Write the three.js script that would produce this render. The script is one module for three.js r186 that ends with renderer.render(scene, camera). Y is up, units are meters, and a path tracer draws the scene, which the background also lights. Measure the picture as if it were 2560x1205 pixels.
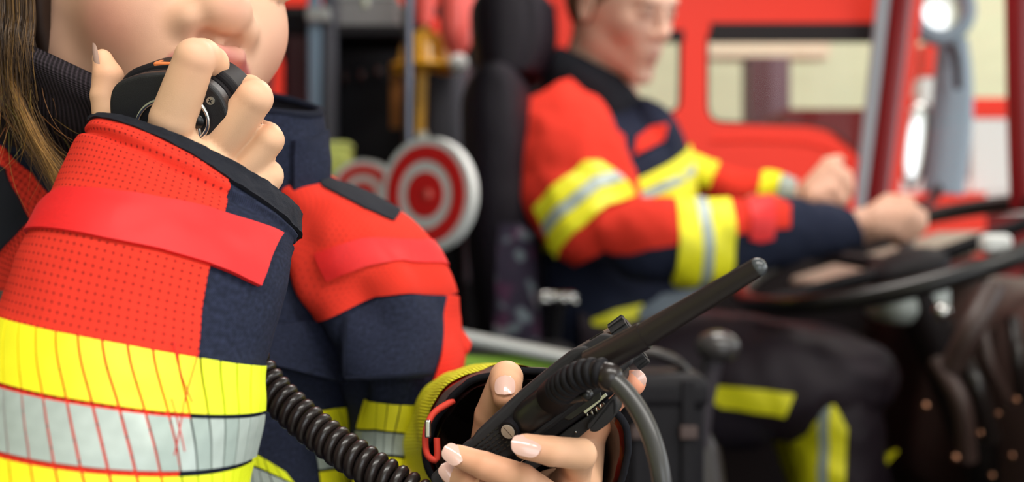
import * as THREE from 'three';
import { RectAreaLightUniformsLib } from 'three/addons/lights/RectAreaLightUniformsLib.js';
import { RoundedBoxGeometry } from 'three/addons/geometries/RoundedBoxGeometry.js';
import { ImprovedNoise } from 'three/addons/math/ImprovedNoise.js';
import { mergeGeometries, mergeVertices } from 'three/addons/utils/BufferGeometryUtils.js';

// ---------------------------------------------------------------- camera, sky, lights, exposure
RectAreaLightUniformsLib.init();
const V = (x = 0, y = 0, z = 0) => new THREE.Vector3(x, y, z);
const scene = new THREE.Scene();
const FOCAL = 2800, EYE = 1.8;                       // focal length in photograph pixels, height of the lens above the hall floor
const camera = new THREE.PerspectiveCamera(2 * Math.atan(602.5 / FOCAL) * 180 / Math.PI, 2560 / 1205, 0.02, 60);
camera.position.set(0, EYE, 0);
camera.lookAt(0, EYE, -1);
camera.focus = 0.495;
camera.userData.fStop = 5.4;
const renderer = new THREE.WebGLRenderer({ antialias: true });
renderer.toneMapping = THREE.LinearToneMapping;
renderer.toneMappingExposure = 0.98;
renderer.shadowMap.enabled = true;
renderer.shadowMap.type = THREE.PCFSoftShadowMap;
scene.background = new THREE.Color().setRGB(2.8, 2.95, 3.1);          // bright overcast sky outside the gates
const LAMP_POWER = 34;                                                // ceiling panels of the engine hall

// ---------------------------------------------------------------- helpers
const at = (px, py, d) => V((px - 1280) / FOCAL * d, EYE + (602.5 - py) / FOCAL * d, -d);
const lerp = (a, b, t) => a + (b - a) * t, clamp = (x, a = 0, b = 1) => Math.min(b, Math.max(a, x));
const smooth = (a, b, x) => { const t = clamp((x - a) / (b - a)); return t * t * (3 - 2 * t); };
const perlin = new ImprovedNoise();
const noise = (x, y, z) => perlin.noise(x, y, z);
const fbm = (x, y, z) => noise(x, y, z) + 0.5 * noise(2.03 * x + 7.1, 2.03 * y, 2.03 * z) + 0.25 * noise(4.1 * x, 4.1 * y + 3.3, 4.1 * z);
let seed = 1234567;
const rnd = () => { seed = (seed * 1664525 + 1013904223) >>> 0; return seed / 4294967296; };
const rand = (a, b) => a + (b - a) * rnd();
const taken = {};
function numbered(name) { const n = taken[name] = (taken[name] ?? -1) + 1; return n ? `${name}_${String(n).padStart(3, '0')}` : name; }
function shade(o) { o.traverse(c => { if (c.isMesh) { c.castShadow = true; c.receiveShadow = true; } }); return o; }
function mesh(name, geometry, material, parent) {
  const o = new THREE.Mesh(geometry, material);
  o.name = parent ? name : numbered(name); o.castShadow = o.receiveShadow = true; (parent || scene).add(o);
  return o;
}
function thing(name, label, category, pos, group) {
  const o = new THREE.Group(); o.name = numbered(name); scene.add(o);
  if (pos) o.position.copy(pos);
  o.userData = { label, category }; if (group) o.userData.group = group;
  return o;
}
function tag(o, label, category, group) { Object.assign(o.userData, { label, category }); if (group) o.userData.group = group; return o; }
function struct(name, geometry, material) { const o = mesh(name, geometry, material); o.userData.kind = 'structure'; return o; }
function slab(x0, x1, y0, y1, z0, z1) { return new THREE.BoxGeometry(x1 - x0, y1 - y0, z1 - z0).translate((x0 + x1) / 2, (y0 + y1) / 2, (z0 + z1) / 2); }
function rbox(w, h, d, r, s = 3) { return new RoundedBoxGeometry(w, h, d, s, r); }
function merged(list) { return mergeGeometries(list.map(g => { const q = g.index ? g.toNonIndexed() : g; for (const k of Object.keys(q.attributes)) if (!['position', 'normal', 'uv'].includes(k)) q.deleteAttribute(k); if (!q.attributes.uv) q.setAttribute('uv', new THREE.BufferAttribute(new Float32Array(q.attributes.position.count * 2), 2)); return q; })); }
function tube(points, r, seg = 48, rad = 12, closed = false) { return new THREE.TubeGeometry(new THREE.CatmullRomCurve3(points, closed), seg, r, rad, closed); }
function rod(a, b, r0, r1 = r0, n = 20) {
  const g = new THREE.CylinderGeometry(r1, r0, a.distanceTo(b), n);
  return g.applyQuaternion(new THREE.Quaternion().setFromUnitVectors(V(0, 1, 0), b.clone().sub(a).normalize())).translate((a.x + b.x) / 2, (a.y + b.y) / 2, (a.z + b.z) / 2);
}

// swept bodies: rings of centre c and two half axes a, b; angle 0 at +a, 90 degrees at +b
const cr = (p, q, r, s, t) => 0.5 * (2 * q + (r - p) * t + (2 * p - 5 * q + 4 * r - s) * t * t + (3 * q - p - 3 * r + s) * t * t * t);
function crv(A, i, t) { const n = A.length - 1, g = k => A[clamp(k, 0, n)]; const p = g(i - 1), q = g(i), r = g(i + 1), s = g(i + 2); return V(cr(p.x, q.x, r.x, s.x, t), cr(p.y, q.y, r.y, s.y, t), cr(p.z, q.z, r.z, s.z, t)); }
class Sweep {
  constructor(rings, disp, e = 1) { this.C = rings.map(r => r.c); this.A = rings.map(r => r.a); this.B = rings.map(r => r.b); this.n = rings.length - 1; this.disp = disp; this.e = e; }
  base(th, v) {
    const i = clamp(Math.floor(v), 0, this.n - 1), t = v - i, e = this.e, c = Math.cos(th), s = Math.sin(th);
    const p = crv(this.C, i, t), a = crv(this.A, i, t), b = crv(this.B, i, t);
    return p.addScaledVector(a, Math.sign(c) * Math.abs(c) ** e).addScaledVector(b, Math.sign(s) * Math.abs(s) ** e);
  }
  normal(th, v) {
    const h = 1e-3, w = clamp(v, h, this.n - h);
    const du = this.base(th + h, w).sub(this.base(th - h, w)), dv = this.base(th, w + h).sub(this.base(th, w - h));
    const n = du.cross(dv).normalize(), i = clamp(Math.floor(w), 0, this.n - 1);
    if (n.dot(this.base(th, w).sub(crv(this.C, i, w - i))) < 0) n.negate();
    return n;
  }
  pt(th, v, off = 0) { const p = this.base(th, v); return p.addScaledVector(this.normal(th, v), off + (this.disp ? this.disp(th, v, p) : 0)); }
  inv(px, py) {                                       // the spot of the front half that lies on a line of sight
    let best = 1e9, bt = 1, bv = 0;
    const tryAt = (th, v) => { const p = this.base(th, v), x = 1280 - p.x / p.z * FOCAL, y = 602.5 + (p.y - EYE) / p.z * FOCAL, d = (x - px) ** 2 + (y - py) ** 2; if (d < best) { best = d; bt = th; bv = v; } };
    for (let i = 0; i <= 40; i++) for (let j = 0; j <= 40; j++) tryAt(-0.25 + 3.64 * i / 40, this.n * j / 40);
    for (let st = 0.05, sv = this.n / 80, k = 0; k < 14; k++, st *= 0.62, sv *= 0.62) { const t = bt, v = bv; for (let i = -2; i <= 2; i++) for (let j = -2; j <= 2; j++) tryAt(t + i * st, clamp(v + j * sv, 0, this.n)); }
    return [bt, bv];
  }
}
const ring = (lx, ly, rx, ry, d, th, bow = 0, dl = d, dr = d) => { const L = at(lx, ly, dl), R = at(rx, ry, dr); return { c: L.clone().add(R).multiplyScalar(0.5), a: R.clone().sub(L).multiplyScalar(0.5), b: V(0, bow * d / FOCAL, th) }; };
const hoop = (c, a, b) => ({ c, a, b });
function gridGeo(nu, nv, f, closedU = false) {        // f(i/nu, j/nv) gives a point; uv in metres
  const pos = [], uv = [], idx = [], P = [];
  for (let j = 0; j <= nv; j++) for (let i = 0; i <= nu; i++) P.push(f(i / nu, j / nv));
  const at_ = (i, j) => P[j * (nu + 1) + i], U = [0], W = [0], mj = nv >> 1, mi = nu >> 1;
  for (let i = 1; i <= nu; i++) U.push(U[i - 1] + at_(i, mj).distanceTo(at_(i - 1, mj)));
  for (let j = 1; j <= nv; j++) W.push(W[j - 1] + at_(mi, j).distanceTo(at_(mi, j - 1)));
  for (let j = 0; j <= nv; j++) for (let i = 0; i <= nu; i++) { const p = at_(i, j); pos.push(p.x, p.y, p.z); uv.push(U[i], W[j]); }
  for (let j = 0; j < nv; j++) for (let i = 0; i < nu; i++) { const a = j * (nu + 1) + i, b = a + 1, c = a + nu + 1, d = c + 1; idx.push(a, b, d, a, d, c); }
  const g = new THREE.BufferGeometry();
  g.setAttribute('position', new THREE.Float32BufferAttribute(pos, 3)); g.setAttribute('uv', new THREE.Float32BufferAttribute(uv, 2)); g.setIndex(idx); g.computeVertexNormals();
  if (closedU) { const n = g.attributes.normal; for (let j = 0; j <= nv; j++) { const a = j * (nu + 1), b = a + nu, v = V().fromBufferAttribute(n, a).add(V().fromBufferAttribute(n, b)).normalize(); n.setXYZ(a, v.x, v.y, v.z); n.setXYZ(b, v.x, v.y, v.z); } }
  return g;
}
function sweepGeo(S, nu = 96, nv = 80, v0 = 0, v1 = S.n, off = 0, caps = true) {
  const g = gridGeo(nu, nv, (s, r) => S.pt(s * 2 * Math.PI, lerp(v0, v1, r), off), true);
  if (!caps) return g;
  const cap = v => gridGeo(nu, 3, (s, r) => S.pt(s * 2 * Math.PI, v, off).lerp(crv(S.C, clamp(Math.floor(v), 0, S.n - 1), v - clamp(Math.floor(v), 0, S.n - 1)), r));
  return merged([g, cap(v0), cap(v1)]);
}
function patchGeo(S, map, nu, nv, rise, depth = 0.0008) {   // a raised piece of cloth or tape on a swept body, with turned-down edges
  const e = 1e-6, f = (s, r, o) => { const [t, v] = map(s, r); return S.pt(t, v, o); };
  const off_ = typeof rise === 'function' ? rise : () => rise;
  const list = [gridGeo(nu, nv, (s, r) => f(s, r, off_(s, r)))];
  if (depth) list.push(gridGeo(nu, 1, (s, r) => f(s, 0, off_(s, 0) - r * depth)), gridGeo(nu, 1, (s, r) => f(s, 1, off_(s, 1) - r * depth)), gridGeo(1, nv, (s, r) => f(0, r, off_(0, r) - s * depth)), gridGeo(1, nv, (s, r) => f(1, r, off_(1, r) - s * depth)));
  return list.length > 1 ? merged(list) : list[0];
}
const lineAt = (L, s) => { const n = L.length - 1, x = clamp(s, 0, 1) * n, i = Math.min(n - 1, Math.floor(x)), t = x - i; return [lerp(L[i][0], L[i + 1][0], t), lerp(L[i][1], L[i + 1][1], t)]; };
const between = (T, B) => (s, r) => { const a = lineAt(T, s), b = lineAt(B, s); return [lerp(a[0], b[0], r), lerp(a[1], b[1], r)]; };
const spots = (S, pts) => pts.map(p => S.inv(p[0], p[1]));
const pxPatch = (S, top, bottom) => between(spots(S, top), spots(S, bottom));

// bodies from distance fields: surface nets, then one Newton step on to the surface
function fieldGeo(f, lo, hi, h, color) {
  const nx = Math.ceil((hi.x - lo.x) / h) + 1, ny = Math.ceil((hi.y - lo.y) / h) + 1, nz = Math.ceil((hi.z - lo.z) / h) + 1;
  const F = new Float32Array(nx * ny * nz), id = new Int32Array(nx * ny * nz).fill(-1), pos = [], idx = [];
  const I = (x, y, z) => x + nx * (y + ny * z), p = V();
  for (let z = 0; z < nz; z++) for (let y = 0; y < ny; y++) for (let x = 0; x < nx; x++) F[I(x, y, z)] = f(p.set(lo.x + x * h, lo.y + y * h, lo.z + z * h));
  const E = [[0, 1], [2, 3], [4, 5], [6, 7], [0, 2], [1, 3], [4, 6], [5, 7], [0, 4], [1, 5], [2, 6], [3, 7]];
  const val = new Float32Array(8);
  for (let z = 0; z < nz - 1; z++) for (let y = 0; y < ny - 1; y++) for (let x = 0; x < nx - 1; x++) {
    let m = 0; for (let k = 0; k < 8; k++) { val[k] = F[I(x + (k & 1), y + (k >> 1 & 1), z + (k >> 2))]; if (val[k] < 0) m |= 1 << k; }
    if (m === 0 || m === 255) continue;
    let n = 0, sx = 0, sy = 0, sz = 0;
    for (const [a, b] of E) { if ((val[a] < 0) === (val[b] < 0)) continue; const t = val[a] / (val[a] - val[b]); sx += lerp(a & 1, b & 1, t); sy += lerp(a >> 1 & 1, b >> 1 & 1, t); sz += lerp(a >> 2, b >> 2, t); n++; }
    id[I(x, y, z)] = pos.length / 3; pos.push(lo.x + (x + sx / n) * h, lo.y + (y + sy / n) * h, lo.z + (z + sz / n) * h);
  }
  const quad = (a, b, c, d, flip) => { if (a < 0 || b < 0 || c < 0 || d < 0) return; flip ? idx.push(a, c, b, a, d, c) : idx.push(a, b, c, a, c, d); };
  for (let z = 1; z < nz - 1; z++) for (let y = 1; y < ny - 1; y++) for (let x = 1; x < nx - 1; x++) {
    const s = F[I(x, y, z)] < 0;
    if (s !== (F[I(x + 1, y, z)] < 0)) quad(id[I(x, y - 1, z - 1)], id[I(x, y, z - 1)], id[I(x, y, z)], id[I(x, y - 1, z)], !s);
    if (s !== (F[I(x, y + 1, z)] < 0)) quad(id[I(x - 1, y, z - 1)], id[I(x, y, z - 1)], id[I(x, y, z)], id[I(x - 1, y, z)], s);
    if (s !== (F[I(x, y, z + 1)] < 0)) quad(id[I(x - 1, y - 1, z)], id[I(x, y - 1, z)], id[I(x, y, z)], id[I(x - 1, y, z)], !s);
  }
  const nor = new Float32Array(pos.length), col = color ? new Float32Array(pos.length) : null, e = h * 0.35, q = V(), g = V();
  for (let i = 0; i < pos.length; i += 3) {
    p.set(pos[i], pos[i + 1], pos[i + 2]);
    const grad = () => { g.set(f(q.copy(p).setX(p.x + e)) - f(q.setX(p.x - e)), f(q.copy(p).setY(p.y + e)) - f(q.setY(p.y - e)), f(q.copy(p).setZ(p.z + e)) - f(q.setZ(p.z - e))).divideScalar(2 * e); return g; };
    grad(); const l2 = Math.max(0.2, g.lengthSq()), st = clamp(f(p) / l2, -h, h); p.addScaledVector(g, -st); grad().normalize();
    pos[i] = p.x; pos[i + 1] = p.y; pos[i + 2] = p.z; nor[i] = g.x; nor[i + 1] = g.y; nor[i + 2] = g.z;
    if (col) { const c = color(p); col[i] = c[0]; col[i + 1] = c[1]; col[i + 2] = c[2]; }
  }
  const o = new THREE.BufferGeometry();
  o.setAttribute('position', new THREE.Float32BufferAttribute(pos, 3)); o.setAttribute('normal', new THREE.BufferAttribute(nor, 3));
  if (col) o.setAttribute('color', new THREE.BufferAttribute(col, 3));
  o.setIndex(idx); return o;
}
const smin = (a, b, k) => { const h = Math.max(k - Math.abs(a - b), 0) / k; return Math.min(a, b) - h * h * k * 0.25; };
const smax = (a, b, k) => -smin(-a, -b, k);
const cap = (p, a, b, ra, rb) => { const bx = b.x - a.x, by = b.y - a.y, bz = b.z - a.z, px = p.x - a.x, py = p.y - a.y, pz = p.z - a.z, t = clamp((px * bx + py * by + pz * bz) / (bx * bx + by * by + bz * bz)); return Math.hypot(px - bx * t, py - by * t, pz - bz * t) - lerp(ra, rb, t); };
const ell = (p, cx, cy, cz, rx, ry, rz) => { const x = p.x - cx, y = p.y - cy, z = p.z - cz, k0 = Math.hypot(x / rx, y / ry, z / rz), k1 = Math.hypot(x / (rx * rx), y / (ry * ry), z / (rz * rz)); return k1 < 1e-9 ? -Math.min(rx, ry, rz) : k0 * (k0 - 1) / k1; };

// ---------------------------------------------------------------- materials
const texture = (w, h, fn, srgb, repX, repY) => {
  const d = new Uint8Array(w * h * 4);
  for (let y = 0; y < h; y++) for (let x = 0; x < w; x++) { const c = fn(x / w, y / h, x, y), k = (y * w + x) * 4; d[k] = clamp(c[0]) * 255; d[k + 1] = clamp(c[1]) * 255; d[k + 2] = clamp(c[2]) * 255; d[k + 3] = 255; }
  const t = new THREE.DataTexture(d, w, h); t.magFilter = THREE.LinearFilter; t.minFilter = THREE.LinearMipmapLinearFilter; t.generateMipmaps = true; t.wrapS = t.wrapT = THREE.RepeatWrapping; if (srgb) t.colorSpace = THREE.SRGBColorSpace; t.repeat.set(repX, repY); t.needsUpdate = true; return t;
};
const mat = (o) => new THREE.MeshPhysicalMaterial({ side: THREE.DoubleSide, ...o });
const cloth = (o) => mat({ specularIntensity: 0.25, ...o });
const lin = (r, g, b) => new THREE.Color().setRGB(r, g, b);
const tri = x => Math.abs((x % 1 + 1) % 1 - 0.5) * 2;                 // 1 on whole numbers, 0 between
// red ripstop: a plain weave with a grid of dark threads every 3.4 mm; the tile is 16 cells wide
const ripDark = (u, v, cells, dash) => { const a = tri(u * cells), b = tri(v * cells), dot = smooth(0.62, 0.86, a) * smooth(0.62, 0.86, b), l = Math.max(smooth(0.8, 0.95, a), smooth(0.86, 0.97, b)) * (0.5 + 0.5 * Math.sin((a > b ? v : u) * cells * 12.566 * 2)); return clamp(dot + dash * l); };
const redMap = (cell, dotty, dash) => texture(512, 512, (u, v, x, y) => { const k = ripDark(u, v, 16, dash) * dotty, n = 0.93 + 0.07 * noise(x * 0.35, y * 0.35, 3) + 0.03 * ((x + y) % 2); return [0.93 * n * (1 - 0.55 * k), 0.235 * n * (1 - 0.7 * k), 0.17 * n * (1 - 0.5 * k)]; }, true, 1 / (16 * cell), 1 / (16 * cell));
const ripBump = cell => texture(512, 512, (u, v, x, y) => { const k = ripDark(u, v, 16, 0.4), w = 0.5 + 0.2 * Math.sin(x * 1.57) * Math.sin(y * 1.57) - 0.5 * k; return [w, w, w]; }, false, 1 / (16 * cell), 1 / (16 * cell));
const navyMap = texture(512, 512, (u, v, x, y) => { const t = 0.5 + 0.5 * Math.sin((x + y) * 0.785), n = 0.8 + 0.25 * noise(x * 0.5, y * 0.5, 1) + 0.25 * noise(x * 0.05, y * 0.05, 5); return [0.16 * n + 0.03 * t, 0.175 * n + 0.04 * t, 0.25 * n + 0.06 * t]; }, true, 1 / 0.06, 1 / 0.06);
const weaveBump = texture(256, 256, (u, v, x, y) => { const t = 0.5 + 0.25 * Math.sin((x + y) * 0.785) + 0.25 * noise(x * 0.3, y * 0.3, 8); return [t, t, t]; }, false, 1 / 0.03, 1 / 0.03);
const knitBump = texture(256, 256, (u, v) => { const t = 0.5 + 0.4 * Math.sin(u * 2 * Math.PI * 20) + 0.2 * Math.sin(v * 2 * Math.PI * 40); return [t, t, t]; }, false, 1 / 0.045, 1 / 0.045);
const knitMap = texture(256, 256, (u, v, x, y) => { const t = 0.8 + 0.25 * Math.sin(u * 2 * Math.PI * 20) + 0.2 * noise(x * 0.4, y * 0.4, 2); return [0.23 * t, 0.2 * t, 0.22 * t]; }, true, 1 / 0.045, 1 / 0.045);
const grainBump = texture(256, 256, (u, v, x, y) => { const t = 0.5 + 0.5 * noise(x * 0.45, y * 0.45, 4); return [t, t, t]; }, false, 1 / 0.02, 1 / 0.02);
const velcroMap = texture(256, 256, (u, v, x, y) => { const n = 0.97 + 0.06 * noise(x * 0.6, y * 0.6, 6) + 0.04 * noise(x * 0.07, y * 0.07, 9); return [0.92 * n, 0.1 * n, 0.105 * n]; }, true, 1 / 0.03, 1 / 0.03);
const silverMap = texture(256, 256, (u, v, x, y) => { const n = 0.96 + 0.05 * noise(x * 0.04, y * 0.04, 2) + 0.03 * noise(x * 0.5, y * 0.5, 7); return [0.7 * n, 0.745 * n, 0.72 * n]; }, true, 1 / 0.05, 1 / 0.05);
const skinBump = texture(512, 512, (u, v, x, y) => { const t = 0.5 + 0.3 * noise(x * 0.33, y * 0.33, 1) + 0.2 * noise(x * 0.11, y * 0.11, 4); return [t, t, t]; }, false, 1 / 0.03, 1 / 0.03);
const M = {
  red: cloth({ map: redMap(0.0034, 0.75, 0.12), bumpMap: ripBump(0.0034), bumpScale: 0.00025, roughness: 0.85 }),
  redChest: cloth({ map: redMap(0.0038, 1, 1.0), bumpMap: ripBump(0.0038), bumpScale: 0.0003, roughness: 0.85 }),
  redSoft: cloth({ map: redMap(0.0034, 0.3, 0.05), bumpMap: ripBump(0.0034), bumpScale: 0.0002, roughness: 0.85 }),
  velcro: mat({ map: velcroMap, bumpMap: grainBump, bumpScale: 0.00006, roughness: 0.6, sheen: 0.2, sheenColor: lin(1, 0.3, 0.3), sheenRoughness: 0.6 }),
  navy: cloth({ map: navyMap, bumpMap: weaveBump, bumpScale: 0.00025, roughness: 0.85 }),
  blackCloth: cloth({ color: lin(0.02, 0.021, 0.028), bumpMap: grainBump, bumpScale: 0.0005, roughness: 0.8, sheen: 0.1, sheenColor: lin(0.4, 0.4, 0.5), sheenRoughness: 0.5 }),
  lining: mat({ color: lin(0.095, 0.068, 0.06), bumpMap: grainBump, bumpScale: 0.0002, roughness: 0.38, specularIntensity: 0.8 }),
  lime: mat({ color: lin(0.8, 0.88, 0.012), roughness: 0.55 }),
  yellow: mat({ color: lin(0.93, 0.86, 0.012), roughness: 0.55 }),
  silver: mat({ map: silverMap, roughness: 0.5, metalness: 0.15 }),
  silverPale: mat({ map: silverMap, roughness: 0.36, metalness: 0.15 }),
  silverDull: mat({ map: silverMap, color: lin(0.82, 0.86, 0.85), roughness: 0.5, metalness: 0.15 }),
  beige: mat({ color: lin(0.42, 0.38, 0.3), roughness: 0.5 }),
  knit: cloth({ map: knitMap, bumpMap: knitBump, bumpScale: 0.0008, roughness: 0.95 }),
  skin: mat({ bumpMap: skinBump, bumpScale: 0.00005, vertexColors: true, color: 0xffffff, roughness: 0.5, specularIntensity: 0.55, sheen: 0.1, sheenColor: lin(1, 0.6, 0.5), sheenRoughness: 0.4 }),
  nail: mat({ color: lin(0.8, 0.5, 0.42), roughness: 0.16, clearcoat: 0.6, clearcoatRoughness: 0.1 }),
  hair: mat({ vertexColors: true, color: 0xffffff, roughness: 0.33 }),
  hairDark: mat({ color: lin(0.035, 0.018, 0.012), roughness: 0.5 }),
  black: mat({ color: lin(0.012, 0.011, 0.013), bumpMap: grainBump, bumpScale: 0.00012, roughness: 0.42 }),
  blackGloss: mat({ color: lin(0.01, 0.0085, 0.0085), roughness: 0.32 }),
  blackMatt: mat({ color: lin(0.008, 0.007, 0.009), roughness: 0.6, specularIntensity: 0.4 }),
  rubber: mat({ color: lin(0.018, 0.0125, 0.0115), roughness: 0.3 }),
  chrome: mat({ color: lin(0.75, 0.74, 0.72), metalness: 1, roughness: 0.2 }),
  cable: mat({ color: lin(0.045, 0.043, 0.042), roughness: 0.32 }),
  trouser: mat({ color: lin(0.022, 0.014, 0.02), roughness: 0.55, specularIntensity: 0.45 }),
  poleSteel: mat({ color: lin(0.16, 0.16, 0.2), metalness: 0.9, roughness: 0.3 }),
  steel: mat({ color: lin(0.62, 0.58, 0.5), metalness: 0.85, roughness: 0.34 }),
  seat: mat({ color: lin(0.012, 0.008, 0.014), bumpMap: grainBump, bumpScale: 0.0004, roughness: 0.42, specularIntensity: 0.4 }),
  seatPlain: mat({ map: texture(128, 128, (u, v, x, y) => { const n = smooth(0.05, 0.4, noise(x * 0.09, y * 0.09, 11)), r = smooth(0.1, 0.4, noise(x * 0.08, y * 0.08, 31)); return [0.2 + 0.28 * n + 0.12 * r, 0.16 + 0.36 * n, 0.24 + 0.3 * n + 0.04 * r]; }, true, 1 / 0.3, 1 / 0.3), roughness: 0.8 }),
  darkPlastic: mat({ color: lin(0.015, 0.01, 0.011), roughness: 0.55, specularIntensity: 0.4 }),
  brownPlastic: mat({ color: lin(0.055, 0.03, 0.025), roughness: 0.5 }),
  greyPlastic: mat({ color: lin(0.3, 0.31, 0.3), roughness: 0.45 }),
  orange: mat({ color: lin(0.85, 0.22, 0.06), roughness: 0.4 }),
  carRed: mat({ color: lin(0.92, 0.052, 0.03), roughness: 0.45, specularIntensity: 0.3 }),
  carRedDark: mat({ color: lin(0.2, 0.008, 0.012), roughness: 0.3 }),
  cream: mat({ color: lin(0.72, 0.68, 0.5), roughness: 0.9 }),
  white: mat({ color: lin(0.8, 0.8, 0.78), roughness: 0.5 }),
  helmet: mat({ color: lin(0.75, 0.36, 0.01), roughness: 0.3 }),
  greyBlue: mat({ color: lin(0.2, 0.27, 0.33), roughness: 0.4 }),
  concrete: mat({ color: lin(0.3, 0.29, 0.27), roughness: 0.8 }),
  glass: mat({ color: 0xffffff, transmission: 1, thickness: 0, roughness: 0.02, ior: 1.45, specularIntensity: 0.2 }),
};

// ---------------------------------------------------------------- the engine hall
{
  const wallMap = texture(256, 256, (u, v, x, y) => { const n = 0.95 + 0.06 * noise(x * 0.06, y * 0.06, 1) + 0.03 * noise(x * 0.5, y * 0.5, 2); return [0.9 * n, 0.91 * n, 0.77 * n]; }, true, 0.5, 0.5);
  const wall = mat({ map: wallMap, roughness: 0.9 });
  const floorMap = texture(256, 256, (u, v, x, y) => { const n = 0.9 + 0.12 * noise(x * 0.05, y * 0.05, 3) + 0.1 * noise(x * 0.6, y * 0.6, 5); return [0.56 * n, 0.55 * n, 0.52 * n]; }, true, 0.6, 0.6);
  struct('floor', slab(-9, 9, -0.2, 0, -9, 8), mat({ map: floorMap, roughness: 0.5 }));
  struct('ceiling', slab(-7.2, 8.2, 5.6, 5.8, -8.2, 5.7), M.white);
  struct('wall_back', slab(-7.2, 8.2, 0, 5.6, -8.2, -8), wall);
  struct('wall_left', slab(-7.2, -7, 0, 5.6, -8, 5.7), wall);
  struct('wall_right', merged([slab(8, 8.2, 4.7, 5.6, -8, 5.7), slab(8, 8.2, 0, 4.7, -8, -7.2), slab(8, 8.2, 0, 4.7, -2.2, -1.6), slab(8, 8.2, 0, 4.7, 3.9, 5.7)]), wall);
  struct('wall_front', merged([slab(-7, 8, 4.7, 5.6, 5.5, 5.7), slab(-7, 0.2, 0, 4.7, 5.5, 5.7), slab(5.6, 8, 0, 4.7, 5.5, 5.7)]), wall);
  const panel = rbox(2.4, 0.05, 0.5, 0.015), glow = new THREE.MeshStandardMaterial({ color: 0xffffff, emissive: lin(1, 0.97, 0.9), emissiveIntensity: 3 });
  const places = [['above the camera side aisle, left', 0.3, 1.5, 1], ['above the camera side aisle, right', 3.2, 1.5, 1], ['above the second engine, left', -1.4, -4.4, 0.38], ['above the second engine, right', 1.8, -4.4, 0.38], ['near the back wall, right', 4.6, -6.2, 0.38]];
  for (const [where, x, z, k] of places) {
    const l = thing('ceiling_lamp', `long white ceiling light panel ${where}`, 'lamp', V(x, 5.5, z), 'ceiling lights of the hall');
    mesh('housing', rbox(2.5, 0.06, 0.58, 0.02), M.white, l).position.y = 0.05;
    mesh('light_diffuser', panel, glow, l);
    const r = new THREE.RectAreaLight(lin(1, 0.965, 0.9), LAMP_POWER * k, 2.4, 0.5); r.position.set(x, 5.46, z); r.lookAt(x, 0, z); scene.add(r);
  }
}

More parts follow.
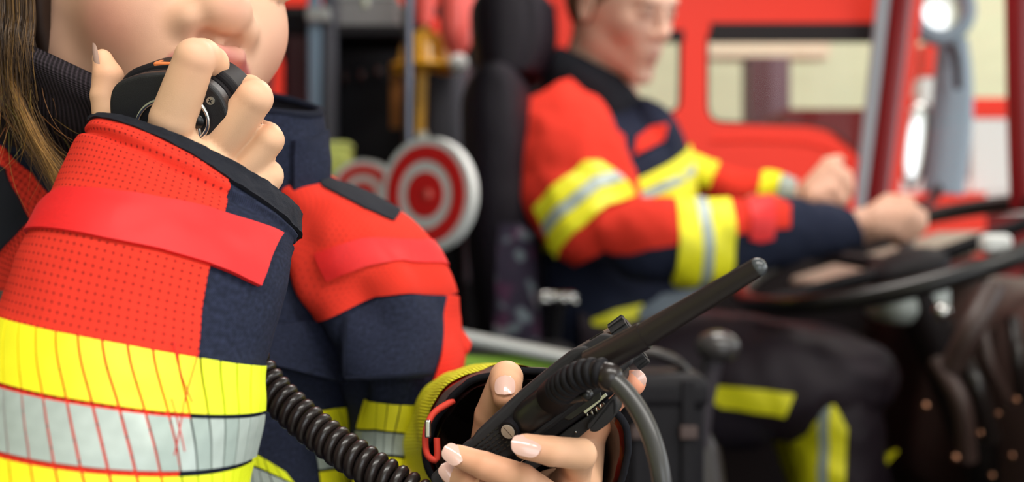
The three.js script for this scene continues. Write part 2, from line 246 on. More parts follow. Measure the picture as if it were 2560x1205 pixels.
// ---------------------------------------------------------------- the cab shell; the engine faces +x
const DOOR = 2.7, FLOOR = 1.0;
const cab = (px, py, d = DOOR) => at(px, py, d);
{
  const outline = (pts, r) => {                       // closed outline with rounded corners
    const s = new THREE.Shape(), n = pts.length;
    for (let i = 0; i < n; i++) { const p = pts[i], a = pts[(i + n - 1) % n], b = pts[(i + 1) % n], u = V(a[0] - p[0], a[1] - p[1]).normalize(), w = V(b[0] - p[0], b[1] - p[1]).normalize(), k = p[2] ?? r; const s0 = [p[0] + u.x * k, p[1] + u.y * k], s1 = [p[0] + w.x * k, p[1] + w.y * k]; i ? s.lineTo(...s0) : s.moveTo(...s0); s.quadraticCurveTo(p[0], p[1], ...s1); }
    s.closePath(); return s;
  };
  const q = (px, py) => { const p = cab(px, py); return [p.x, p.y]; };
  // driver's side: painted sheet with two window openings
  const side = outline([q(1395, -330), q(2330, -330), q(2300, 20), q(2215, 700), q(2215, 1500), q(1395, 1500)], 0.02);
  const big = outline([q(1765, 62), q(2240, 62), q(2205, 425), q(2160, 415), q(2110, 350), q(2050, 318), q(1765, 308)], 0.045);
  const small = outline([q(1560, 80), q(1705, 80), q(1702, 282), q(1560, 285)], 0.03);
  const up = outline([q(1395 + 30, -290), q(2240, -290), q(2240, -60), q(1425, -60)], 0.03);
  side.holes.push(big, small, up);
  const g = new THREE.ExtrudeGeometry(side, { depth: 0.04, bevelEnabled: true, bevelSize: 0.006, bevelThickness: 0.006, bevelSegments: 2, curveSegments: 12 }).translate(0, 0, -DOOR - 0.04);
  const door = struct('door_1', g, M.carRed);
  const seal = (shape, w) => { const h = shape.getPoints(10).map(p => V(p.x, p.y, -DOOR - 0.01)); return tube([...h], w, 160, 8, true); };
  mesh('window_seal', seal(big, 0.009), M.darkPlastic, door); mesh('window_seal', seal(small, 0.007), M.darkPlastic, door);
  mesh('window_visor', slab(q(1775, 0)[0], q(2215, 0)[0], q(0, 106)[1], q(0, 58)[1], -DOOR - 0.004, -DOOR + 0.009), M.darkPlastic, door);
  mesh('window_visor', slab(q(1556, 0)[0], q(1709, 0)[0], q(0, 106)[1], q(0, 76)[1], -DOOR - 0.004, -DOOR + 0.009), M.darkPlastic, door);
  const pane = (s, name) => { const o = struct(name, new THREE.ShapeGeometry(s).translate(0, 0, -DOOR - 0.02), M.glass); return o; };
  pane(big, 'window_1'); pane(small, 'window_2');
  mesh('door_card', slab(q(1400, 0)[0], q(2225, 0)[0], FLOOR + 0.05, q(0, 575)[1], -DOOR + 0.002, -DOOR + 0.035), M.darkPlastic, door);
  // pressed rib along the door sheet
  mesh('door_rib', tube([cab(1780, 352, DOOR - 0.006), cab(1900, 350, DOOR - 0.006), cab(2040, 362, DOOR - 0.006), cab(2120, 400, DOOR - 0.006)], 0.006, 30, 8), M.carRed, door);
  // dark crew side behind the driver's seat, open above the shelf line
  const w = (px, py, d) => at(px, py, d);
  struct('wall_crew_side', slab(-1.65, w(1395, 0, DOOR).x, FLOOR, w(0, 14, DOOR).y, -DOOR - 0.04, -DOOR), M.blackMatt);
  struct('wall_rear', slab(-1.7, -1.65, FLOOR, 2.95, -DOOR - 0.04, -0.5), M.blackMatt);
  struct('floor_cab', slab(-1.7, 1.3, FLOOR - 0.06, FLOOR, -DOOR - 0.04, -0.5), M.darkPlastic);
  struct('ceiling_cab', slab(-1.7, 1.05, 2.86, 2.95, -DOOR - 0.04, -0.55), M.white);
  { const l = thing('dome_lamp', 'flat dome lamp on the cab ceiling over the driver', 'lamp', V(0.35, 2.84, -1.75)); mesh('base', rbox(0.66, 0.02, 0.32, 0.008).translate(0, 0.008, 0), M.white, l); mesh('light_diffuser', rbox(0.6, 0.02, 0.26, 0.008).translate(0, -0.004, 0), new THREE.MeshStandardMaterial({ color: 0xffffff, emissive: lin(1, 0.96, 0.9), emissiveIntensity: 3 }), l); const r = new THREE.RectAreaLight(lin(1, 0.96, 0.9), 22, 0.6, 0.26); r.position.set(0.35, 2.822, -1.75); r.lookAt(0.35, 0, -1.75); scene.add(r); }
  struct('wall_firewall', slab(1.25, 1.3, FLOOR, 1.74, -DOOR - 0.04, -0.5), M.darkPlastic);
  // windscreen posts
  const post = (name, pts, r, m) => struct(name, merged([new THREE.TubeGeometry(new THREE.CatmullRomCurve3(pts), 30, r, 14, false)]), m);
  post('trim_1', [w(2150, 800, 2.72), w(2196, 470, 2.68), w(2250, 20, 2.6), w(2290, -330, 2.5)], 0.027, M.carRedDark);
  post('trim_2', [w(2112, 800, 2.74), w(2160, 470, 2.7), w(2212, 20, 2.62), w(2250, -330, 2.52)], 0.022, mat({ color: lin(0.42, 0.48, 0.54), roughness: 0.4 }));
  post('trim_3', [w(2560, 520, 2.05), w(2553, 300, 2.03), w(2548, 0, 2.0), w(2548, -330, 1.95)], 0.024, M.carRedDark);
  struct('window_3', gridGeo(1, 1, (s, r) => { const a = w(2205, 560, 2.7), b = w(2548, 560, 2.05), c = w(2285, -330, 2.5), d = w(2548, -330, 1.97); return a.lerp(b, s).lerp(c.lerp(d, s), r); }), M.glass);
}

// ---------------------------------------------------------------- the second engine and the hall beyond the windows
{
  const e = thing('fire_engine', 'red fire engine parked outside the driver window', 'fire engine', V(1.6, 0, -5.4));
  const L = e.position; const sub = g => g.translate(-L.x, -L.y, -L.z);
  const topY = at(0, 272, 4.5).y;
  mesh('body', sub(slab(at(1965, 0, 4.5).x, 3.4, 0.5, topY, -6.3, -4.5)), mat({ color: lin(0.16, 0.012, 0.012), roughness: 0.5, specularIntensity: 0.3 }), e);
  mesh('stripe', sub(slab(at(1965, 0, 4.5).x, 3.4, topY - 0.42, topY - 0.28, -4.5, -4.48)), M.white, e);
  mesh('cab_roof', sub(slab(at(2290, 0, 4.5).x, 3.3, topY, topY + 0.05, -6.2, -4.55)), M.carRed, e);
  for (const [a, b, c, d, m] of [[2310, 2400, 110, 190, 'carRed'], [2300, 2395, 196, 262, 'white']]) mesh('locker_door', sub(slab(at(a, 0, 4.5).x, at(b, 0, 4.5).x, at(0, d, 4.5).y, at(0, c, 4.5).y, -4.7, -4.48)), M[m], e);
  mesh('red_band', sub(slab(at(2400, 0, 4.5).x, at(2560, 0, 4.5).x, at(0, 296, 4.5).y, at(0, 262, 4.5).y, -4.52, -4.47)), M.carRed, e);
  mesh('white_shutter', sub(slab(at(2420, 0, 4.5).x, at(2575, 0, 4.5).x, at(0, 480, 4.5).y, at(0, 300, 4.5).y, -4.5, -4.46)), M.white, e);
  mesh('red_corner', sub(slab(at(2250, 0, 4.4).x, at(2460, 0, 4.4).x, at(0, 640, 4.4).y, at(0, 482, 4.4).y, -4.46, -4.38)), M.carRed, e);
  for (const x of [1.9, 3.0]) { const w = mesh('wheel', new THREE.CylinderGeometry(0.5, 0.5, 0.3, 32).rotateX(Math.PI / 2), M.blackMatt, e); w.position.set(x - L.x, 0.5, 0.85); }

  const t = thing('fire_engine', 'red engine roof edge seen past the driver and headrest', 'fire engine', V(-0.2, 0, -5.6));
  const T = t.position, st = g => g.translate(-T.x, -T.y, -T.z);
  mesh('body', st(slab(at(560, 0, 4.9).x, at(1500, 0, 4.9).x, 0.5, at(0, -60, 4.9).y, -6.4, -4.9)), M.carRed, t);
  mesh('roller_shutter', st(slab(at(1170, 0, 4.9).x, at(1330, 0, 4.9).x, 2.2, at(0, -70, 4.9).y, -4.92, -4.87)), M.white, t);
  for (const x of [-1.3, 0]) { const w = mesh('wheel', new THREE.CylinderGeometry(0.5, 0.5, 0.3, 32).rotateX(Math.PI / 2), M.blackMatt, t); w.position.set(x - T.x, 0.5, 0.75); }

  const c = thing('gate_column', 'dark red steel gate column behind the driver window', 'column', V(at(1910, 0, 6.6).x, 0, -6.6));
  mesh('post', slab(-0.11, 0.02, 0, at(0, 148, 6.6).y, -0.1, 0.1), mat({ color: lin(0.07, 0.008, 0.012), roughness: 0.5 }), c);
  mesh('post', slab(0.02, 0.13, 0, at(0, 148, 6.6).y, -0.1, 0.1), mat({ color: lin(0.13, 0.07, 0.09), roughness: 0.5 }), c);
  mesh('cross_beam', slab(-0.35, 0.36, at(0, 148, 6.6).y, at(0, 100, 6.6).y, -0.1, 0.1), M.cream, c);

  // mirrors on the driver's front corner, outside the windscreen
  const m = thing('wing_mirror', 'tall wing mirror with bright glass outside the windscreen', 'mirror', at(2310, 330, 3.0));
  const O = m.position, rel = v => v.clone().sub(O);
  const hs = new Sweep([[2345, 95, 2420, 100], [2335, 200, 2432, 205], [2322, 340, 2428, 350], [2305, 480, 2408, 488]].map(r => ring(...r, 2.96, 0.03)));
  mesh('housing', sweepGeo(hs, 40, 24).translate(-O.x, -O.y, -O.z), M.greyBlue, m);
  const glass = new THREE.SphereGeometry(1, 40, 24).scale(0.042, 0.118, 0.012); glass.rotateZ(-0.13); 
  mesh('mirror_glass', glass, M.chrome, m).position.copy(rel(at(2290, 362, 2.98)));
  mesh('arm', tube([rel(at(2250, 520, 2.75)), rel(at(2330, 500, 2.9)), rel(at(2360, 440, 2.97))], 0.012, 20, 8), M.blackMatt, m);
  const r = thing('spot_mirror', 'round bright mirror at the top of the windscreen', 'mirror', at(2350, 25, 2.85));
  mesh('housing', new THREE.TorusGeometry(0.07, 0.022, 16, 40), M.greyBlue, r);
  mesh('mirror_glass', new THREE.SphereGeometry(1, 32, 20).scale(0.06, 0.075, 0.01), M.chrome, r);
  mesh('arm', tube([V(0.02, -0.07, 0), V(0.04, -0.12, 0), V(0.05, -0.2, -0.01)], 0.01, 12, 8), M.blackMatt, r);
}

// ---------------------------------------------------------------- the driver's place
{
  const s = thing('driver_seat', 'black high-backed driver seat with headrest behind the driver', 'seat', at(1300, 1500, 2.02));
  const O = s.position, T = g => g.translate(-O.x, -O.y, -O.z);
  const back = new Sweep([[1185, 215, 1285, 205], [1160, 260, 1325, 250], [1160, 420, 1345, 420], [1175, 620, 1360, 640], [1195, 800, 1375, 830], [1205, 880, 1380, 900]].map(r => ring(...r, 2.02, 0.24)), (th, v, p) => 0.004 * fbm(p.x * 9, p.y * 9, p.z * 9), 0.72);
  mesh('backrest', T(sweepGeo(back, 80, 60)), M.seat, s);
  mesh('side_bolster', T(patchGeo(back, pxPatch(back, [[1250, 560], [1290, 560], [1330, 580]], [[1240, 850], [1290, 860], [1345, 870]]), 16, 16, 0.006, 0.006)), M.seatPlain, s);
  const hr = new Sweep([[1190, 12, 1350, 5], [1176, 40, 1385, 35], [1180, 120, 1390, 120], [1195, 190, 1360, 190], [1215, 206, 1330, 206]].map(r => ring(...r, 2.02, 0.14)), th => -0.006 * smooth(0.9, 1, Math.cos((th - 1.35) * 7)), 0.75);
  mesh('headrest', T(sweepGeo(hr, 80, 30)), M.seat, s);
  for (const dz of [-0.07, 0.07]) { const a = at(1260, 190, 2.02).add(V(0, 0, dz)), b = at(1250, 260, 2.02).add(V(0, 0, dz)); mesh('headrest_rod', T(rod(a, b, 0.007)), M.chrome, s); }
  const cu = rbox(0.5, 0.13, 0.5, 0.05); mesh('cushion', cu, M.seat, s).position.copy(at(1530, 985, 2.02).sub(O));
  mesh('pedestal', rbox(0.36, 0.34, 0.36, 0.02), M.blackMatt, s).position.copy(at(1530, 1200, 2.02).sub(O).setY(FLOOR + 0.17 - O.y));
  mesh('belt_buckle', rbox(0.06, 0.022, 0.02, 0.008), M.chrome, s).position.copy(at(1395, 745, 1.72).sub(O));
  mesh('belt_stalk', T(tube([at(1395, 748, 1.72), at(1385, 830, 1.74), at(1380, 960, 1.76)], 0.012, 20, 8)), M.blackMatt, s);
  for (let i = 0; i < 6; i++) mesh('belt_stud', new THREE.SphereGeometry(0.006, 12, 8), M.chrome, s).position.copy(at(1372 + i * 13, 738 + (i % 2) * 6 + i * 2, 1.705).sub(O));

  const w = thing('steering_wheel', 'large black steering wheel gripped by the driver', 'steering wheel', at(2255, 630, 1.95));
  const e1 = V(Math.cos(0.3), Math.sin(0.3), 0), e2 = V(0, -0.1, 0.995), R = 0.285, pts = [];
  for (let i = 0; i < 40; i++) { const a = i / 40 * 2 * Math.PI; pts.push(e1.clone().multiplyScalar(R * Math.cos(a)).addScaledVector(e2, R * Math.sin(a))); }
  mesh('rim', tube(pts, 0.016, 120, 14, true), M.blackGloss, w);
  const nrm = e1.clone().cross(e2).normalize(); if (nrm.y > 0) nrm.negate();
  const hubC = nrm.clone().multiplyScalar(0.03);
  mesh('hub', new THREE.SphereGeometry(0.075, 28, 16).scale(1, 0.42, 1).applyQuaternion(new THREE.Quaternion().setFromUnitVectors(V(0, -1, 0), nrm)).translate(hubC.x, hubC.y, hubC.z), M.blackMatt, w);
  for (const a of [0.2, Math.PI - 0.2, Math.PI + 1.2, -1.2]) mesh('spoke', rod(hubC.clone(), e1.clone().multiplyScalar(R * Math.cos(a)).addScaledVector(e2, R * Math.sin(a)), 0.016, 0.011, 12), M.blackMatt, w);
  mesh('column', rod(hubC.clone(), V(0.2, -0.5, 0), 0.035, 0.045), M.darkPlastic, w);

  const gl = thing('gear_lever', 'gear lever with round black knob between the seats', 'gear lever', at(1745, 1190, 1.3));
  const G = gl.position, rl = v => v.sub(G);
  mesh('shaft', tube([rl(at(1742, 1230, 1.3)), rl(at(1755, 1040, 1.28)), rl(at(1785, 890, 1.26))], 0.0115, 30, 14), mat({ color: lin(0.05, 0.042, 0.05), roughness: 0.4 }), gl);
  mesh('knob', new THREE.SphereGeometry(0.0235, 32, 20).scale(1.05, 0.78, 1.05), mat({ color: lin(0.05, 0.045, 0.045), roughness: 0.22 }), gl).position.copy(rl(at(1795, 866, 1.26)));
  mesh('boot', new THREE.LatheGeometry([[0.075, -0.1], [0.07, -0.07], [0.055, -0.05], [0.05, -0.03], [0.032, -0.01], [0.026, 0.03], [0.014, 0.05]].map(p => new THREE.Vector2(...p)), 28), M.rubber, gl).position.y = 0;

  // dashboard and what hangs under it
  const d = thing('dashboard', 'dark brown dashboard below the windscreen, right edge', 'dashboard', V(1.05, 1.0, -1.6));
  const D = d.position, td = g => g.translate(-D.x, -D.y, -D.z);
  const ds = new Sweep([hoop(V(1.02, 1.46, -2.64), V(0.2, 0.0, 0), V(0, 0.26, 0)), hoop(V(1.03, 1.47, -1.9), V(0.2, 0, 0), V(0, 0.26, 0)), hoop(V(1.02, 1.47, -1.5), V(0.22, 0, 0), V(0, 0.26, 0)), hoop(V(1.02, 1.45, -0.55), V(0.22, 0, 0), V(0, 0.26, 0))], (t, v, p) => 0.006 * fbm(p.x * 12, p.y * 12, p.z * 12), 0.6);
  mesh('cowl', td(sweepGeo(ds, 60, 40)), M.brownPlastic, d);
  mesh('instrument_pod', rbox(0.12, 0.09, 0.16, 0.035), mat({ color: lin(0.55, 0.6, 0.58), roughness: 0.5 }), d).position.copy(at(2262, 745, 2.0).sub(D));
  mesh('top_tray', rbox(0.36, 0.03, 0.34, 0.012), M.beige, d).position.copy(at(2230, 655, 2.35).sub(D)); d.children[d.children.length - 1].rotation.z = 0.3;
  mesh('indicator_lamp', new THREE.SphereGeometry(0.013, 18, 12), M.chrome, d).position.copy(at(2355, 780, 1.66).sub(D));
  mesh('switch_cap', rbox(0.045, 0.03, 0.03, 0.01), M.white, d).position.copy(at(2488, 610, 1.7).sub(D));
  const loose = [[2440, 760, 2470, 900, 2520, 1010], [2390, 880, 2440, 960, 2480, 1100], [2480, 720, 2430, 820, 2380, 920], [2530, 800, 2545, 900, 2555, 1000], [2340, 900, 2400, 1000, 2420, 1150]];
  loose.forEach(([a, b, c, e, f, g], i) => mesh('cable', td(tube([at(a, b, 1.66), at(c, e, 1.62), at(f, g, 1.64)], 0.01 + 0.004 * (i % 3), 24, 10)), i % 2 ? M.rubber : M.brownPlastic, d));
  for (const [x, y, r] of [[2315, 1015, 9], [2450, 1083, 8], [2390, 1145, 10], [2540, 1000, 9], [2480, 1190, 8], [2495, 1035, 7], [2530, 1140, 8]]) mesh('brass_fitting', new THREE.SphereGeometry(r / 1700, 14, 10), mat({ color: lin(0.5, 0.24, 0.14), metalness: 1, roughness: 0.3 }), d).position.copy(at(x, y, 1.62).sub(D));
  for (const [x, y] of [[2330, 1100], [2420, 1110]]) { const p = at(x, 1330, 2.0); mesh('pedal', rbox(0.08, 0.02, 0.1, 0.008), M.rubber, d).position.copy(V(p.x, 1.12, -1.98).sub(D)); }

  // engine cover between the seats
  const c = thing('engine_cover', 'grey-edged green engine cover between the two seats', 'console', V(-0.023, FLOOR, -1.5));
  const cy = at(0, 856, 1.3).y - FLOOR;
  mesh('body', rbox(0.24, cy - 0.03, 0.38, 0.03).translate(0, (cy - 0.03) / 2, 0), M.blackMatt, c);
  mesh('green_panel', rbox(0.18, 0.06, 0.02, 0.008).translate(0.02, cy - 0.045, 0.19), mat({ color: lin(0.2, 0.36, 0.03), roughness: 0.7 }), c);
  mesh('edge_trim', rbox(0.2, 0.012, 0.06, 0.005).rotateZ(-0.2).translate(0.02, cy - 0.006, 0.18), M.greyPlastic, c);

  // bag on the passenger footwell edge
  const b = thing('equipment_bag', 'dark leather equipment bag with buckled straps behind the radio', 'bag', at(1640, 1110, 1.05));
  mesh('body', rbox(0.085, 0.12, 0.07, 0.02), M.blackMatt, b);
  mesh('flap', rbox(0.09, 0.035, 0.076, 0.014).translate(0, 0.052, 0), M.blackMatt, b);
  for (const x of [-0.02, 0.024]) { mesh('strap', rbox(0.012, 0.11, 0.004, 0.0018).translate(x, 0.01, 0.038), M.blackMatt, b); mesh('buckle', rbox(0.016, 0.012, 0.004, 0.0015).translate(x, 0.018, 0.042), M.brownPlastic, b); }
  mesh('handle', tube([V(-0.04, 0.055, 0), V(-0.02, 0.085, 0.01), V(0.015, 0.08, 0.012), V(0.04, 0.05, 0)], 0.005, 24, 10), M.rubber, b);
  const st = thing('storage_box', 'black storage box standing on the cab floor under the bag', 'box', V(b.position.x, FLOOR, b.position.z));
  const sh = b.position.y - 0.06 - FLOOR; mesh('tub', rbox(0.1, sh - 0.02, 0.12, 0.015).translate(0, (sh - 0.02) / 2, 0), M.blackMatt, st); mesh('lid', rbox(0.11, 0.022, 0.13, 0.008).translate(0, sh - 0.011, 0), M.darkPlastic, st);
}

// ---------------------------------------------------------------- equipment along the crew side
{
  const ex = thing('fire_extinguisher', 'red fire extinguisher on the crew wall beside her face', 'extinguisher', at(628, 400, 2.3));
  const cyl = new THREE.LatheGeometry([[0, -0.3], [0.06, -0.3], [0.066, -0.28], [0.066, 0.2], [0.05, 0.26], [0.025, 0.29], [0.02, 0.31], [0, 0.31]].map(p => new THREE.Vector2(...p)), 32);
  mesh('cylinder', cyl, M.carRed, ex); mesh('valve', rbox(0.05, 0.04, 0.05, 0.01).translate(0, 0.325, 0), M.blackMatt, ex); mesh('hose', tube([V(0.02, 0.32, 0.02), V(0.05, 0.28, 0.04), V(0.03, 0, 0.078)], 0.01, 24, 8), M.rubber, ex);
  const dk = thing('cabinet', 'dark maroon cabinet between extinguisher and grey post', 'cabinet', at(750, 0, 2.5).setY(FLOOR));
  const kh = at(0, 22, 2.5).y - FLOOR; mesh('body', rbox(0.075, kh, 0.14, 0.01).translate(0, kh / 2, -0.08), mat({ color: lin(0.06, 0.012, 0.016), roughness: 0.5 }), dk);
  mesh('top_rail', rbox(0.082, 0.06, 0.15, 0.01).translate(0, kh - 0.03, -0.08), M.blackMatt, dk);
  const pl = thing('cabinet_post', 'grey blue sheet metal post on the crew wall', 'post', at(805, 0, 2.4).setY(FLOOR));
  const ph = 2.84 - FLOOR; mesh('front_strip', rbox(0.026, ph, 0.03, 0.006).translate(-0.014, ph / 2, 0.01), mat({ color: lin(0.13, 0.2, 0.27), roughness: 0.4 }), pl); mesh('side_strip', rbox(0.03, ph, 0.03, 0.006).translate(0.017, ph / 2, -0.006), mat({ color: lin(0.05, 0.05, 0.065), roughness: 0.5 }), pl);
  mesh('bracket', rbox(0.05, 0.03, 0.03, 0.006).translate(-0.002, at(0, 45, 2.4).y - FLOOR, 0.03), M.greyPlastic, pl);
  const bx = thing('metal_case', 'grey metal case on the shelf beside the grab pole', 'case', at(925, 48, 2.5));
  mesh('body', rbox(0.13, 0.062, 0.14, 0.008), mat({ color: lin(0.2, 0.19, 0.19), roughness: 0.5 }), bx); mesh('lid', rbox(0.134, 0.012, 0.144, 0.004).translate(0, 0.036, 0), M.greyPlastic, bx); mesh('latch', rbox(0.014, 0.02, 0.006, 0.002).translate(0, 0.022, 0.072), M.chrome, bx);
  const sf = thing('shelf', 'black shelf board carrying the grey metal case', 'shelf', at(925, 0, 2.5).setY(at(0, 48, 2.5).y - 0.031 - 0.012));
  mesh('board', rbox(0.17, 0.024, 0.2, 0.006), M.blackMatt, sf); for (const x of [-0.08, 0.08]) mesh('bracket', rbox(0.012, 0.06, 0.18, 0.004).translate(x, -0.04, -0.02), M.blackMatt, sf);
  for (let i = 0; i < 3; i++) { const o = thing('coat_hook', ['chrome coat hook nearest the grey post under the shelf', 'middle chrome coat hook under the grey case', 'chrome coat hook nearest the grab pole'][i], 'hook', at(862 + 42 * i, [195, 190, 180][i], 2.66)); mesh('plate', rbox(0.02, 0.03, 0.006, 0.002), M.blackMatt, o).position.z = -0.035; mesh('prong', tube([V(0, 0, -0.03), V(0, -0.01, 0), V(0, 0.012, 0.012)], 0.006, 12, 8), M.chrome, o); }

  const po = thing('grab_pole', 'thin steel grab pole standing behind the warning discs', 'pole', at(1022, 0, 1.94).setY(FLOOR));
  mesh('tube', new THREE.CylinderGeometry(0.0095, 0.0095, 1.86, 20).translate(0, 0.93, 0), M.poleSteel, po); mesh('foot', new THREE.CylinderGeometry(0.03, 0.034, 0.012, 24).translate(0, 0.006, 0), M.blackMatt, po);

  const he = thing('helmet', 'yellow fire helmet hung behind the driver seat', 'helmet', at(1062, 160, 2.26));
  mesh('shell', new THREE.LatheGeometry([[0.062, -0.008], [0.056, 0], [0.05, 0.03], [0.036, 0.055], [0.015, 0.068], [0, 0.07]].map(p => new THREE.Vector2(...p)), 32), M.helmet, he);
  mesh('brim', new THREE.TorusGeometry(0.06, 0.006, 10, 40).rotateX(Math.PI / 2).scale(1.08, 1, 1.2).translate(0, -0.008, 0), M.helmet, he);
  mesh('crest', tube([V(0, 0.0, 0.058), V(0, 0.05, 0.04), V(0, 0.073, 0), V(0, 0.05, -0.04)], 0.006, 20, 8), M.helmet, he);
  const sp = thing('webbing_strap', 'orange webbing strap hanging beside the grab pole', 'strap', at(1053, 250, 2.25));
  mesh('band', rbox(0.02, 0.145, 0.004, 0.0018), M.helmet, sp).rotation.z = -0.03; mesh('end_tab', rbox(0.022, 0.018, 0.008, 0.003).translate(0.003, -0.072, 0), M.steel, sp);
  const sq = thing('webbing_strap', 'dull orange strap hanging left of the grab pole', 'strap', at(990, 240, 2.55));
  mesh('band', rbox(0.026, 0.16, 0.004, 0.0018), mat({ color: lin(0.3, 0.1, 0.01), roughness: 0.7 }), sq); mesh('end_tab', rbox(0.028, 0.014, 0.008, 0.003).translate(0, -0.08, 0), M.blackMatt, sq);

  const to = thing('hand_torch', 'red hand torch hanging head down beside the headrest', 'torch', at(1142, 60, 2.2));
  mesh('barrel', new THREE.LatheGeometry([[0, 0.12], [0.033, 0.12], [0.035, 0.1], [0.035, -0.01], [0.026, -0.045], [0.016, -0.062], [0, -0.064]].map(p => new THREE.Vector2(...p)), 28), mat({ color: lin(0.85, 0.12, 0.1), roughness: 0.3 }), to);
  mesh('end_ball', new THREE.SphereGeometry(0.019, 24, 16).translate(0.004, -0.079, 0.012), M.white, to);
  mesh('collar', new THREE.TorusGeometry(0.035, 0.005, 10, 32).rotateX(Math.PI / 2).translate(0, 0.06, 0), mat({ color: lin(0.85, 0.3, 0.3), roughness: 0.3 }), to);
  const fl = thing('signal_flare', 'slim red signal flare beside the torch', 'flare', at(1062, 40, 2.38));
  mesh('tube', new THREE.CylinderGeometry(0.024, 0.02, 0.1, 24).translate(0, 0.03, 0), mat({ color: lin(0.8, 0.1, 0.08), roughness: 0.35 }), fl); mesh('cap', new THREE.CylinderGeometry(0.012, 0.012, 0.05, 20).translate(0.02, -0.03, 0), M.carRed, fl);
  const rs = thing('crew_seat', 'dark crew seat back standing behind the driver seat', 'seat', at(1115, 400, 2.48));
  const rb = new Sweep([[1062, 182, 1170, 180], [1050, 200, 1185, 200], [1052, 400, 1185, 400], [1060, 700, 1190, 700]].map(r => ring(...r, 2.48, 0.16)), null, 0.6);
  mesh('backrest', sweepGeo(rb, 60, 30).translate(-rs.position.x, -rs.position.y, -rs.position.z), mat({ color: lin(0.035, 0.033, 0.045), roughness: 0.6 }), rs);
  const ve = thing('folded_vest', 'folded pale yellow vest beside the warning discs', 'vest', at(842, 405, 2.15));
  mesh('folds', rbox(0.058, 0.058, 0.07, 0.012), mat({ color: lin(0.62, 0.66, 0.16), roughness: 0.8 }), ve); mesh('top_fold', rbox(0.056, 0.014, 0.068, 0.006).translate(0.001, 0.034, 0), mat({ color: lin(0.66, 0.7, 0.2), roughness: 0.8 }), ve);
  const lk = thing('locker', 'black crew locker below the warning discs', 'locker', at(930, 0, 2.12).setY(FLOOR));
  const lh = at(0, 445, 2.12).y - FLOOR - 0.002; mesh('body', rbox(0.34, lh, 0.2, 0.01).translate(0, lh / 2, -0.05), M.blackMatt, lk); mesh('door', rbox(0.3, lh - 0.1, 0.012, 0.004).translate(0, lh / 2, 0.052), M.darkPlastic, lk);
  ve.position.y = FLOOR + lh + 0.03;

  // round red and white warning discs on sticks
  const disc = (px, py, d, r, turn, label, lit) => {
    const o = thing('warning_disc', label, 'warning disc', at(px, py, d), 'warning discs stowed on the crew side'); o.rotation.y = turn;
    const cyl = (r0, r1, z, h, m, n) => { const s = new THREE.Shape(); s.absarc(0, 0, r1, 0, 2 * Math.PI, false); if (r0) { const hh = new THREE.Path(); hh.absarc(0, 0, r0, 0, 2 * Math.PI, true); s.holes.push(hh); } return mesh(n, new THREE.ExtrudeGeometry(s, { depth: h, bevelEnabled: false, curveSegments: 40 }).translate(0, 0, z), m, o); };
    cyl(0, r * 0.97, -0.008, 0.016, M.white, 'core');
    cyl(r * 0.88, r, -0.009, 0.018, M.white, 'rim');
    const deep = mat({ color: lin(0.8, 0.02, 0.02), roughness: 0.35 });
    cyl(r * 0.6, r * 0.86, 0.008, 0.003, deep, 'red_ring'); cyl(0, r * 0.4, 0.008, 0.003, deep, 'red_centre');
    if (lit) mesh('reflector', new THREE.SphereGeometry(r * 0.1, 20, 12).scale(1, 1, 0.6), mat({ color: lin(0.9, 0.12, 0.1), roughness: 0.1, clearcoat: 1 }), o).position.set(0.008, 0, 0.013);
    mesh('stick', new THREE.CylinderGeometry(0.011, 0.011, 0.16, 16).translate(0, -r - 0.078, 0), M.greyPlastic, o);
    return o;
  };
  disc(912, 492, 2.0, 0.066, -0.25, 'smaller red and white warning disc partly hidden by her shoulder', false);
  disc(1072, 487, 1.72, 0.088, -0.6, 'larger red and white warning disc with round reflector beside the driver seat', true);
}

